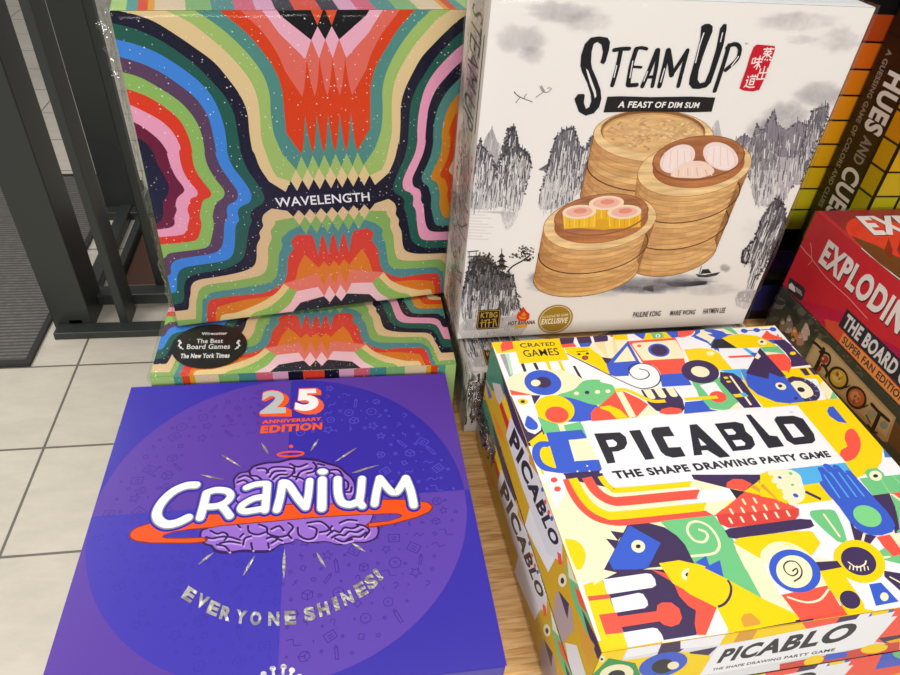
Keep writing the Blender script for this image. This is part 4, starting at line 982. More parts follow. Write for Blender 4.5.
    A.fr(200, 610, 340, 900)
    for x, y in ((410, 412), (468, 378), (538, 366), (592, 390), (640, 430)): E(x, y, 20, 17, 'EFEDF0', m='foil'); S([(x, y), (510 + (x - 510) * .7, 470)], 17, 'EFEDF0', 'foil')
    P([(430, 440), (620, 440), (640, 520), (420, 520)], 'EFEDF0', 'foil')
    return A
# ------------------------------------------------------------------ printed artwork: bamboo steamer game
def inside(p, poly):
    x, y = p; c = False
    for i in range(len(poly)):
        (x0, y0), (x1, y1) = poly[i - 1], poly[i]
        if (y0 > y) != (y1 > y) and x < (x1 - x0) * (y - y0) / (y1 - y0) + x0: c = not c
    return c
def mix(a, b, t):
    return '%02X%02X%02X' % tuple(int(int(a[i:i + 2], 16) * (1 - t) + int(b[i:i + 2], 16) * t) for i in (0, 2, 4))
def mountain(A, pts, n, seed, dark='2C2B30', mid='8C8890', paper='EDE8E4', base=.0, fade=1.0, lean=-.12, blot=True, basecol=None):
    """ink-painted cliff: dry vertical brush marks, dense at the crest and thinning to paper at the foot"""
    rnd = random.Random(seed); ys = [p[1] for p in pts]; xs = [p[0] for p in pts]; y0, y1, x0, x1 = min(ys), max(ys), min(xs), max(xs)
    A.poly(pts, basecol or mix(paper, mid, .55 * fade), smooth=2)
    ym = y0 + .5 * (y1 - y0); A.poly([(x, min(y, ym + (x * 7 % 5))) for x, y in pts], basecol or mix(paper, mix(mid, dark, .35), .8 * fade))
    A.layer += 1; k = 0
    n = int(n * 2.2)
    while k < n:
        x, y = rnd.uniform(x0, x1), rnd.uniform(y0, y1)
        if not inside((x, y), pts): continue
        t = (y - y0) / (y1 - y0); k += 1
        q = rnd.random(); dk = q > .02 + .68 * t
        col = mix(mid, dark, rnd.random() * (1 - .5 * t)) if dk else mix(paper, mid, rnd.random() * .4)
        if fade < 1: col = mix(paper, col, fade)
        L = rnd.uniform(.05, .16) * (y1 - y0) * (1 if dk else 1.2); dx = lean * L + rnd.uniform(-.1, .1) * L
        A.layer += (k % 5 == 0)
        A.stroke([(x - dx * .5, y - L * .5), (x + rnd.uniform(-.3, .3), y), (x + dx * .5, y + L * .5)], rnd.uniform(.4, 1.3), col, cap=False, taper=False, up=False)
    if blot:
        N = len(pts)
        for i in range(N):
            a, b = pts[i - 1], pts[i]
            if (a[1] + b[1]) / 2 > y0 + .7 * (y1 - y0): continue
            m = max(2, int(math.dist(a, b) / 1.6))
            for j in range(m):
                u = j / m; A.layer += (j % 4 == 0); A.ell(a[0] + (b[0] - a[0]) * u + rnd.uniform(-1, 1), a[1] + (b[1] - a[1]) * u + rnd.uniform(-1, 1), rnd.uniform(.5, 1.7), rnd.uniform(.5, 1.5), mix(paper, mix(mid, dark, rnd.uniform(.3, 1)), fade), rnd.uniform(0, 90), n=7, up=False)
def steamer(A, top, bot, tiers, inner, rim, weave=False, seed=1):
    """top, bot: (cx, cy, rx, ry, rot) outer ellipses; inner: raised collar ellipse; rim: collar depth"""
    rnd = random.Random(seed)
    def pt(e, a): c, s = math.cos(R(e[4])), math.sin(R(e[4])); x, y = e[2] * math.cos(R(a)), e[3] * math.sin(R(a)); return (e[0] + x * c - y * s, e[1] + x * s + y * c)
    def lerp(t): return [top[i] + (bot[i] - top[i]) * t for i in range(5)]
    A.layer += 1; nb = 5 * tiers; lo, hi = -12, 192; sa = 8
    base = 'D79A57'
    for k in range(nb):
        e0, e1 = lerp(k / nb), lerp((k + 1) / nb); f = rnd.uniform(-.12, .16)
        for a in range(lo, hi, sa):
            sh = 1 - abs((a - 75) / 120) ** 2; g = min(1, max(0, .25 + .62 * sh + f + rnd.uniform(-.07, .07)))
            col = mix('9C5B30', 'E9BB7C', g)
            A.layer += 0; A.poly([pt(e0, a), pt(e0, a + sa), pt(e1, a + sa), pt(e1, a)], col, 'bamboo', up=False)
    A.layer += 1
    for k in range(1, nb):
        e = lerp(k / nb); big = k % 5 == 0
        A.stroke([pt(e, a) for a in range(lo, hi + 1, 8)], 1.1 if big else .38, '5E3018' if big else 'A9703C', cap=False, up=False)
    e = lerp(1); A.stroke([pt(e, a) for a in range(lo, hi + 1, 8)], .6, '7A4A28', cap=False)
    A.ell(*top[:4], 'EFCB92', top[4], m='bamboo'); 
    A.stroke([pt(top, a) for a in range(0, 361, 10)], .45, 'A06A3A', cap=False)
    low = (inner[0], inner[1] + rim, inner[2], inner[3], inner[4])
    if rim:
        A.layer += 1
        for a in range(-5, 186, 8): A.poly([pt(inner, a), pt(inner, a + 8), pt(low, a + 8), pt(low, a)], mix('9A5630', 'C98450', min(1, max(0, 1 - abs((a - 80) / 110)))), 'bamboo', up=False)
        A.stroke([pt(low, a) for a in range(-5, 190, 8)], .4, '8A4A28', cap=False)
    A.ell(*inner[:4], 'B5764A' if not weave else 'E3B77C', inner[4], m='bamboo')
    A.stroke([pt(inner, a) for a in range(0, 361, 10)], .7, '8E5430', cap=False)
    return pt
def steam_cover():
    W0, H0 = .2916, .2942
    A = Art(W0, H0, [(492.0, -6.1), (875.2, 8.4), (742.0, 323.7), (457.3, 339.0)], ['flat'])
    A.step = 5e-7; A.fill('F1ECE7'); P = A.poly; S = A.stroke; E = A.ell; A.fr()
    # clouds of thin wash
    for i, (x, y, rx, ry, a) in enumerate(((560, 12, 50, 16, .5), (520, 40, 34, 22, .5), (590, 22, 40, 16, .35), (530, 55, 22, 14, .4), (800, 22, 60, 16, .4), (840, 40, 40, 20, .35), (800, 40, 30, 8, .3), (820, 95, 36, 20, .5), (785, 118, 34, 24, .55), (800, 140, 40, 24, .5), (760, 130, 22, 18, .45), (700, 290, 60, 10, .35), (600, 290, 60, 12, .35), (540, 280, 20, 12, .4), (680, 280, 50, 8, .5), (500, 200, 26, 12, .2), (760, 230, 30, 20, .15))):
        A.blob(x, y, rx, ry, 'A39CA8' if y > 60 else 'BDB5BC', 'wash', a, seed=i)
    # distant pale cliffs
    mountain(A, [(482, 150), (487, 135), (493, 130), (497, 142), (503, 150), (505, 190), (478, 200)], 40, 11, fade=.55, blot=False)
    mountain(A, [(705, 150), (712, 128), (718, 120), (722, 140), (745, 150), (745, 170), (700, 170)], 30, 12, fade=.4, blot=False)
    mountain(A, [(740, 160), (735, 142), (745, 135), (752, 140), (757, 125), (762, 132), (768, 122), (774, 110), (776, 125), (786, 130), (800, 122), (812, 130), (812, 150), (790, 190), (780, 205), (755, 205), (750, 180)], 110, 13, dark='352F3A', mid='7A707E', fade=.85)
    mountain(A, [(812, 112), (800, 150), (793, 175), (800, 185), (826, 120), (828, 105)], 50, 17, dark='3A3840', mid='6C666F', fade=.9)
    mountain(A, [(744, 150), (752, 140), (760, 134), (768, 150), (780, 160), (776, 200), (756, 203), (750, 180)], 110, 14, dark='353238', fade=.85, blot=False)
    # left cliffs
    mountain(A, [(475, 158), (480, 140), (484, 150), (492, 158), (496, 178), (502, 150), (508, 130), (513, 127), (517, 145), (526, 155), (530, 168), (524, 195), (518, 212), (500, 207), (474, 210), (470, 200)], 260, 21)
    mountain(A, [(506, 150), (509, 132), (514, 127), (518, 146), (530, 158), (531, 170), (524, 185), (515, 170), (500, 175), (498, 168)], 90, 22, mid='5C5A60', fade=1)
    mountain(A, [(546, 172), (552, 150), (556, 138), (566, 130), (574, 128), (578, 145), (585, 150), (590, 140), (594, 135), (592, 160), (580, 190), (566, 205), (545, 210), (538, 204), (541, 190)], 230, 23)
    mountain(A, [(480, 212), (515, 212), (512, 226), (505, 230), (500, 214)], 25, 24, fade=.35, blot=False)
    for y in range(206, 240, 3): S([(468, y), (480 + (y * 7) % 15, y + .5)], .4, 'BDB7B6', cap=False)
    # lower left rock with pagoda
    mountain(A, [(470, 262), (476, 256), (490, 258), (500, 272), (512, 275), (516, 292), (522, 318), (514, 326), (498, 332), (468, 332), (460, 300), (463, 290)], 240, 31, mid='6A686C')
    mountain(A, [(472, 268), (478, 258), (490, 262), (500, 274), (511, 278), (513, 288), (498, 290), (476, 290), (468, 280)], 110, 32, dark='17171A', mid='3A393D', paper='8A8888')
    mountain(A, [(464, 320), (520, 316), (520, 336), (462, 338)], 30, 35, fade=.5, blot=False)
    for y, w in ((252, 10), (257, 12), (263, 14)): S([(468, y), (468 + w, y - 1)], 1.1, '2A2A2E'); S([(469, y), (469, y + 5)], .6, '2A2A2E'); S([(476, y), (476, y + 5)], .6, '2A2A2E')
    for i, (y, w) in enumerate(((255, 3.5), (260, 5.5), (265.5, 8))): P([(501.5 - w, y + 2.4), (501.5 - w * .5, y), (501.5, y - 2), (501.5 + w * .5, y), (501.5 + w, y + 2)], '1E1E20'); P([(501.5 - w * .5, y + 2), (501.5 + w * .5, y + 2), (501.5 + w * .5, y + 4.4), (501.5 - w * .5, y + 4.4)], '55504C')
    S([(501.5, 254), (501.5, 249)], .7, '1E1E20')
    S([(507, 272), (513, 266), (522, 261), (529, 256)], 1.5, '1C1C1E', smooth=4)
    rnd = random.Random(5)
    for cx, cy, rx, ry, n in ((526, 252, 8, 5, 60), (515, 256, 6, 3, 26), (528, 260, 4, 2, 18), (487, 257, 6, 3.5, 30), (484, 262, 8, 3, 30)):
        for k in range(n): E(cx + rnd.gauss(0, rx * .5), cy + rnd.gauss(0, ry * .5), rnd.uniform(.5, 1.5), rnd.uniform(.4, 1), rnd.choice(['141416', '3A3A36', '5A5648']), rnd.uniform(0, 60), n=6, up=(k % 6 == 0))
    # right crag and boat
    mountain(A, [(772, 202), (778, 198), (783, 205), (785, 225), (770, 255), (756, 280), (748, 300), (746, 290), (752, 262), (744, 262), (741, 258), (744, 250), (754, 240), (760, 222)], 200, 41, mid='77737A', lean=-.35)
    S([(742, 252), (741, 262), (746, 264), (749, 256), (747, 250)], 1.2, '2F2D32'); mountain(A, [(738, 292), (756, 290), (752, 308), (736, 306)], 20, 42, fade=.5, blot=False)
    P([(695, 274), (704, 275), (720, 272), (716, 275.5), (706, 277.5), (698, 277)], '3C3F4A'); P([(700, 274), (702, 269.5), (708, 269), (711, 273)], '2D3038'); S([(699, 274), (701, 266)], .5, '3C3F4A')
    for i, (x, y, rx) in enumerate(((640, 290, 40), (690, 282, 32), (575, 286, 30), (548, 282, 14), (725, 268, 8))): A.blob(x, y, rx, 6, '6F6C78', 'wash', .6, seed=50 + i)
    # shadows of the steamers on the painted ground
    A.blob(548, 278, 22, 13, '7B7782', 'wash', .9, seed=61); A.blob(650, 284, 60, 9, '7B7782', 'wash', .8, seed=62)
    # steamer at the back
    pt = steamer(A, (653, 136, 60, 26, 1), (640, 196, 60, 26, 1), 2, (652.5, 131.5, 52, 21, 1), 0, True, 3)
    for a_, c_ in ((0, '8C6038'), (1.6, 'C99A62'), (3, 'E3B77C')): E(652.5, 131.5 + a_, 51.5 - a_ * .5, 20.6 - a_ * .4, c_, 1, m='bamboo')
    rnd = random.Random(8); A.layer += 1
    for k in range(230):
        a = rnd.uniform(0, 6.28); q = math.sqrt(rnd.random()) * .93; x, y = 651.5 + 50 * q * math.cos(a), 134 + 17.5 * q * math.sin(a); d = rnd.choice(((4, 1.2), (3, -1.6)))
        S([(x, y), (x + d[0], y + d[1])], rnd.uniform(1.0, 2.0), mix('B98352', 'F3D29C', min(1, rnd.random() * .8 + (x - 610) / 300)), 'flat', cap=False, up=(k % 8 == 0))
    # steamer on the right
    steamer(A, (694, 168, 57.5, 27.5, -9), (671, 253, 46, 22, -12), 3, (698, 158, 46, 21.5, -7), 8, False, 5)
    def bun(cx, cy, rx, ry, rot, c0, c1, c2):
        E(cx, cy, rx, ry, c0, rot); E(cx - .5, cy + .8, rx * .82, ry * .8, c1, rot)
        for k in range(5): S([(cx + (k - 2) * rx * .34, cy - ry * .75 + abs(k - 2) * ry * .12), (cx + (k - 2) * rx * .42, cy + ry * .75)], .6, c2, cap=False, up=(k == 0))
    A.ell(699, 154, 40, 15, 'A8683F', -7, m='bamboo')
    bun(677, 159, 19, 12.5, -30, 'F4DCD6', 'F7E4DF', 'EDC0AC'); bun(720, 156.5, 18.5, 13, 26, 'F4DCD6', 'F8E6E2', 'EFC6B4'); P([(670, 176), (678, 166), (690, 161.5), (704, 162), (713, 169), (712, 174), (700, 178), (686, 178)], 'F6D8C8', smooth=3)
    for k in range(9): S([(674 + k * 4.4, 167 + abs(k - 4) * .9), (673 + k * 4.8, 176)], .7, 'E8A684' if k % 2 else 'FBEAE2', cap=False)
    A.stroke([(698 + 46 * math.cos(R(a)) * math.cos(R(-7)) - 21.5 * math.sin(R(a)) * math.sin(R(-7)), 158 + 46 * math.cos(R(a)) * math.sin(R(-7)) + 21.5 * math.sin(R(a)) * math.cos(R(-7))) for a in range(-2, 186, 8)], 1.6, '8E5230', cap=False)
    # steamer in front
    A.blob(560, 288, 44, 7, '7B7782', 'wash', .7, seed=66)
    steamer(A, (599.5, 222.5, 57, 27, -9), (586, 273, 53.5, 22.5, -10), 2, (600.8, 214.5, 47, 20, -8), 8, False, 7)
    A.ell(601, 212, 41, 15, 'A46A44', -8, m='bamboo'); P([(580, 206), (622, 204), (628, 226), (604, 230), (578, 228)], 'E0A81C')
    for cx, cy, rx in ((606, 204, 17.5), (579, 213, 17), (624, 213, 17)):
        P([(cx - rx, cy - 1), (cx + rx, cy - 2), (cx + rx * .95, cy + 14), (cx - rx * .9, cy + 16)], 'EDB41E' if cx > 580 else 'F0BE2A')
        for k in range(7): S([(cx - rx * .9 + k * rx * .3, cy + 2), (cx - rx * .85 + k * rx * .28, cy + 14)], .7, ('F8DC62', 'D99A12')[k % 2], cap=False, up=(k == 0))
        E(cx, cy - 1, rx, 7, 'F6DCC0', -4); E(cx, cy - 1, rx * .78, 5, 'F0B8A6', -4); E(cx + 1, cy - 2, rx * .4, 2.6, 'E5937C', -4)
    A.stroke([(600.8 + 47 * math.cos(R(a)) * math.cos(R(-8)) - 20 * math.sin(R(a)) * math.sin(R(-8)), 214.5 + 47 * math.cos(R(a)) * math.sin(R(-8)) + 20 * math.sin(R(a)) * math.cos(R(-8))) for a in range(-2, 190, 8)], 1.6, '96603A', cap=False)
    # banner and title
    P([(607, 97), (620, 96.5), (650, 97.4), (690, 96.8), (714.8, 97.8), (711, 112), (690, 112.6), (640, 111.8), (603, 112.8)], '1D1A1A')
    A.text('A FEAST OF DIM SUM', [(618, 101.4), (699.5, 102.6), (698.5, 108.4), (617, 108)], 'F4EFEA', .03, .15)
    A.fr(560, 20, 680, 810); IK = '15171B'
    P([(335, 150), (328, 205), (305, 285), (290, 302), (268, 290), (278, 262), (287, 220), (278, 170), (250, 150), (225, 165), (211, 215), (207, 290), (214, 330), (245, 400), (270, 470), (277, 530), (262, 590), (225, 632), (170, 648), (125, 622), (103, 560), (95, 535), (120, 502), (160, 502), (165, 512), (158, 560), (172, 602), (195, 590), (209, 548), (204, 500), (182, 430), (145, 350), (135, 310), (140, 240), (165, 165), (205, 122), (260, 113), (318, 122)], IK)
    P([(172, 330), (188, 345), (215, 420), (238, 480), (243, 515), (232, 530), (224, 495), (200, 430), (182, 370)], 'EFEAE6')
    for L, w in (([(362, 206), (412, 198), (464, 196)], 26), ([(408, 205), (385, 320), (350, 442)], 30), ([(512, 200), (478, 310), (456, 438)], 32), ([(508, 197), (545, 190), (582, 198)], 22), ([(486, 318), (545, 322)], 17), ([(460, 444), (515, 440)], 27),
                 ([(652, 208), (600, 340), (553, 448)], 30), ([(660, 206), (645, 330), (620, 448)], 27), ([(580, 388), (632, 386)], 20), ([(726, 208), (700, 320), (668, 448)], 32), ([(728, 210), (742, 300), (750, 372)], 36)): S(L, w, IK, smooth=3)
    for a, b in (((380, 310), (362, 388)), ((488, 280), (468, 392)), ((588, 350), (562, 415)), ((702, 330), (675, 420))): S([a, b], 7, 'EFEAE6')
    A.fr(660, 20, 790, 878)
    for L, w in (([(76, 370), (130, 290), (182, 208)], 26), ([(182, 210), (150, 330), (120, 448)], 27)): S(L, w, IK, smooth=3)
    P([(275, 45), (300, 30), (330, 28), (352, 45), (350, 80), (318, 160), (285, 250), (258, 340), (250, 405), (265, 430), (300, 420), (330, 350), (375, 200), (402, 60), (425, 30), (445, 30), (446, 60), (425, 170), (380, 310), (340, 425), (310, 456), (260, 468), (215, 466), (192, 435), (198, 390), (232, 270), (268, 130)], IK)
    S([(462, 175), (425, 300), (366, 480)], 29, IK, smooth=3); S([(450, 190), (485, 168), (520, 172), (535, 205), (515, 270), (440, 340)], 27, IK, smooth=4)
    S([(292, 90), (262, 180), (236, 290)], 8, 'EFEAE6'); S([(418, 90), (404, 150)], 7, 'EFEAE6'); S([(525, 250), (478, 315)], 8, 'EFEAE6')
    A.text('TM', [(570, 158), (592, 158), (590, 168), (568, 168)], '6A6A6C')
    P([(628, 185), (650, 168), (700, 172), (771, 178), (768, 215), (740, 290), (700, 400), (665, 475), (620, 485), (560, 478), (533, 465), (545, 425), (580, 330), (600, 260)], 'C8102A')
    def glyph(strokes, x, y, w, h, sk=-.28):
        for st in strokes: S([(x + a * w + (b) * h * sk, y + b * h) for a, b in st], 8.5, 'F4E6E2')
    glyph([[(.0, .1), (1, .06)], [(.3, 0), (.3, .2)], [(.7, 0), (.7, .2)], [(.15, .3), (.85, .28)], [(.5, .25), (.5, .7)], [(.1, .45), (.45, .5), (.1, .75)], [(.9, .42), (.6, .55), (1, .78)], [(.1, .95), (.15, .88)], [(.4, .95), (.42, .88)], [(.65, .92), (.68, .98)], [(.9, .9), (1, .98)]], 700, 192, 64, 84)
    glyph([[(.5, 0), (.5, 1)], [(.1, .15), (.1, .5), (.9, .48), (.9, .12)], [(0, .6), (0, 1), (1, .96), (1, .55)]], 672, 318, 62, 84)
    glyph([[(0, .2), (.3, .18), (.28, .55), (.02, .57), (0, .2)], [(.45, .25), (1, .22)], [(.4, .5), (1.05, .46)], [(.72, 0), (.7, 1)], [(.7, .55), (.4, .85)], [(.72, .55), (1, .85)]], 628, 245, 62, 88)
    glyph([[(.4, .12), (1, .1)], [(.55, .0), (.62, .1)], [(.9, 0), (.8, .1)], [(.5, .3), (.5, .75), (.9, .75), (.92, .28), (.5, .3)], [(.5, .5), (.9, .5)], [(.1, .1), (.2, .2)], [(.05, .4), (.2, .4), (.15, .8), (0, .95)], [(.15, .85), (.6, .98), (1.1, .95)]], 585, 375, 62, 84)
    # cranes
    A.fr(450, 0, 670, 900)
    for L in ([(262, 380), (285, 398), (310, 408), (336, 418)], [(300, 405), (312, 385)], [(285, 400), (268, 422)], [(262, 376), (275, 392), (295, 402)], [(366, 355), (380, 376), (400, 378), (414, 362)], [(380, 378), (350, 400)], [(372, 352), (385, 374)], [(398, 362), (408, 360)]): S(L, 2.4, '4A4648', smooth=3)
    # imprint line and badges
    A.fr()
    for tx, q in (('PAULINE KONG', [(633, 312), (661, 310.6), (660, 316), (632, 317.6)]), ('MARIE WONG', [(670, 310.6), (695.5, 309.4), (694.5, 314.4), (669, 315.8)]), ('HAYMEN LEE', [(703, 308.6), (725.5, 307.4), (724.5, 312.6), (702, 314)])): A.text(tx, q, '4A4846', .02, .2)
    A.fr(455, 230, 575, 704)
    P([(135, 470), (262, 464), (270, 475), (258, 570), (245, 578), (130, 584), (122, 574)], '17171A'); S([(140, 476), (258, 470), (262, 478), (252, 568), (242, 572), (136, 577), (129, 570)], 4, 'B58A2E', closed=True)
    A.text('KTBG', [(152, 484), (250, 480), (247, 512), (148, 516)], 'C79A3A', .02)
    for st in ([(158, 525), (154, 570)], [(146, 545), (172, 540)], [(180, 528), (176, 570)], [(170, 530), (196, 526)], [(200, 524), (196, 568)], [(190, 545), (216, 540)], [(216, 524), (238, 522)], [(228, 524), (222, 568)], [(236, 530), (242, 562)]): S(st, 5, 'C79A3A')
    P([(398, 448), (418, 478), (436, 490), (434, 520), (410, 536), (375, 534), (358, 515), (365, 485), (385, 478)], 'D8401C'); P([(400, 480), (420, 500), (412, 522), (380, 522), (370, 505), (385, 500)], 'F0902A'); S([(375, 500), (400, 510), (425, 500)], 6, 'B82A14')
    A.text('HOT BANANA', [(312, 536), (470, 528), (468, 552), (308, 560)], '6A3A14', .04); P([(352, 556), (425, 552), (420, 570), (348, 574)], 'E8A828')
    A.ell(587, 522, 106, 80, 'A8842C', -22, n=48); A.stroke([(587 + 94 * math.cos(R(a)) * .93 + 26 * math.sin(R(a)), 522 + 66 * math.sin(R(a)) - 36 * math.cos(R(a))) for a in range(0, 360, 10)], 3.5, 'F0E4C4', closed=True)
    A.text('STREAMED & SOLVED' if False else 'KICKSTARTER GAME', [(512, 504), (664, 488), (662, 502), (510, 518)], 'E8D9AE', .02)
    A.text('EXCLUSIVE', [(506, 522), (662, 512), (656, 545), (503, 554)], 'F6EEDC', .03, .15)
    return A
def steam_side():
    """spine of the steamer game: title running down, green and pink reflection painted as wash and blossom"""
    A = Art(.2942, .075, [(492, -6.1), (457.3, 339.0), (441, 330), (467, -12)], ['flat'])
    A.fill('D8D0C4'); A.fr()
    w, h = .2942, .075; A.H = lambda x, y: (x, y); rnd = random.Random(3)
    for i in range(10): A.blob(rnd.uniform(0, w), rnd.uniform(0, h), .03, .02, rnd.choice(['9DB09A', 'C9A2A0', '8D8A88', 'E7C9C4']), 'wash', .7, seed=80 + i)  # green and pink tones painted in from the film's reflection of the rainbow box
    ik = '1B2A2C'
    A.text('STEAM UP', [(.018, .058), (.105, .058), (.105, .02), (.018, .02)], ik, .0, .1)
    A.stroke([(.03, .066), (.10, .066)], .0025, ik)
    for k in range(60):
        x = .12 + abs(rnd.gauss(0, .05)); y = rnd.uniform(.01, .07); A.ell(x, y, .0022, .0016, rnd.choice(['D14A58', 'E7A0A4', 'B22A3A']), n=7, up=(k % 6 == 0))
    for k in range(14): x = rnd.uniform(.13, .29); A.stroke([(x, rnd.uniform(0, .03)), (x + .01, .04), (x + rnd.uniform(-.01, .02), .07)], .0012, '4A4440', smooth=3)
    for k in range(60): x = rnd.uniform(.2, .294); y = rnd.uniform(0, .07); A.stroke([(x, y), (x + .006, y + rnd.uniform(-.001, .001))], .0012, rnd.choice(['2A2A2E', '6A686C', 'B9B4B0']), cap=False)
    return A
def steam_front(w=.2916, h=.075):
    A = Art(w, h, None, ['flat']); A.fill('DCD6CE'); rnd = random.Random(9)
    for i in range(8): A.blob(rnd.uniform(0, w), rnd.uniform(.02, h), .04, .02, '7C7880', 'wash', .8, seed=90 + i)
    for k in range(420):
        x = (rnd.random() ** 1.6) * w; y = h * (1 - rnd.random() ** 1.3 * .8); L = rnd.uniform(.003, .012)
        A.stroke([(x, y), (x + rnd.uniform(-.001, .001), y - L)], rnd.uniform(.0005, .0018), rnd.choice(['1C1C1F', '3A383C', '77747A', 'E4DFD8']), cap=False, up=(k % 8 == 0))
    A.text('STEAM UP', [(.09, .05), (.2, .05), (.2, .02), (.09, .02)], '1B1B1E', .02, .2)
    return A
# ------------------------------------------------------------------ printed artwork: red kitten board game, woodland game, colour game
def kitten_left():
    A = Art(.27, .091, [(815.4, 212.7), (1032.7, 393.3), (965.5, 475.5), (782.4, 286.2)], ['gloss']); A.fill('D42A34'); P = A.poly
    A.fr(780, 200, 900, 579)
    for i, (pts, c) in enumerate((([(190, 590), (320, 600), (460, 690), (600, 900), (240, 740)], 'E8703A'), ([(60, 480), (300, 540), (520, 760), (300, 700)], 'C81E44'), ([(420, 640), (640, 760), (760, 1000), (560, 900)], 'B81A52'))): P(pts, c)
    A.fr(680, 320, 900, 900)
    P([(560, 20), (650, 60), (760, 160), (880, 330), (900, 420), (700, 190)], 'D8403A'); P([(590, 0), (670, 20), (690, 130), (600, 60)], 'E2543A'); P([(690, 130), (800, 190), (900, 300), (960, 420), (820, 300)], 'F08A4A'); P([(760, 260), (900, 380), (1000, 520), (1000, 460)], 'B0185A')
    A.fr()
    H = A.H; a = H(829, 239.4); b = H(817.3, 262.2); e = H(900, 317)
    u0, vt, vb = a[0], a[1], b[1]
    save = A.H; A.H = lambda x, y: (x, y)
    def line(t, u, v1, v0, L, col, bold, dx=.0012, sh='5A0F18'):
        A.text(t, [(u + dx, v1 - dx), (u + L + dx, v1 - dx), (u + L + dx, v0 - dx), (u + dx, v0 - dx)], sh, bold); A.text(t, [(u, v1), (u + L, v1), (u + L, v0), (u, v0)], col, bold)
    L8 = .122
    line('EXPLODING', u0, .0775, .050, .1385, 'F4EDEA', .045)
    A.text('KITTENS', [(u0 + .147, .0775), (u0 + .232, .0775), (u0 + .232, .050), (u0 + .147, .050)], 'F4EDEA', .045)
    p0 = H0(846, 313, save); 
    A.layer += 1; A.raw([(p0[0] - .001, .0345), (.215, .0345), (.215, .0135), (p0[0] - .001, .0135)], hx('2B2C33'), 'gloss')
    A.text('THE BOARD GAME', [(p0[0] + .003, .0318), (p0[0] + .118, .0318), (p0[0] + .118, .0162), (p0[0] + .003, .0162)], 'E9E7E9', .04)
    A.layer += 1; A.raw([(p0[0] + .009, .0125), (p0[0] + .105, .0125), (p0[0] + .105, .001), (p0[0] + .009, .001)], hx('F0A050'), 'gloss')
    A.text('SUPER FAN EDITION', [(p0[0] + .0115, .0108), (p0[0] + .1, .0108), (p0[0] + .1, .0028), (p0[0] + .0115, .0028)], '3A2A3A', .03)
    A.H = save; A.fr(780, 200, 900, 579)
    P([(45, 378), (112, 425), (122, 445), (105, 492), (95, 492), (35, 440), (32, 425)], '3A3036')
    P([(40, 430), (42, 412), (55, 405), (70, 425), (72, 452)], 'F2EEEE'); S = A.stroke
    for k in range(3): S([(74 + k * 2, 436 + k * 9 - 10), (100 + k * 2, 458 + k * 9 - 10)], 3.5, 'C9C2C4')
    for L in ([(92, 218), (120, 255), (150, 285), (158, 300)], [(158, 300), (220, 380), (330, 480), (420, 580)], [(150, 285), (150, 240), (145, 215)], [(135, 318), (152, 300)]): S(L, 2, 'F5C9C9')
    return A
def H0(x, y, H): return H(x, y)
def kitten_top():
    A = Art(.27, .27, [(815.4, 212.7), (1032.8, 206.6), (1311.4, 368.6), (1032.7, 393.3)], ['gloss']); A.fill('7A1A2A'); P = A.poly
    A.fr(780, 200, 900, 579)
    P([(165, 62), (200, 60), (400, 235), (390, 245)], 'C8343C')
    P([(200, 60), (700, 48), (1000, 500), (580, 400), (400, 240)], 'A02E34')
    A.ell(400, 150, 85, 60, 'F0402E', 10); P([(330, 150), (360, 200), (480, 260), (600, 290), (600, 120), (400, 100)], 'E83A2E')
    P([(340, 180), (400, 240), (580, 400), (800, 500), (640, 330), (470, 230)], '6A3A20')
    for x in (500, 560, 620): P([(x, 250), (x + 20, 190), (x + 40, 250), (x + 30, 300)], '8A1A1E')
    for t, q in (('EX', [(356, 84), (560, 84), (650, 178), (455, 180)]),):
        A.text('EXPLODING', [(350, 82), (1100, 70), (1230, 165), (450, 182)], '5A0F18', .05); A.text('EXPLODING', [(358, 84), (1110, 72), (1235, 162), (452, 178)], 'F6F2F2', .045)
    A.stroke([(392, 242), (470, 312), (580, 395)], 5, 'B8F0D8')
    return A
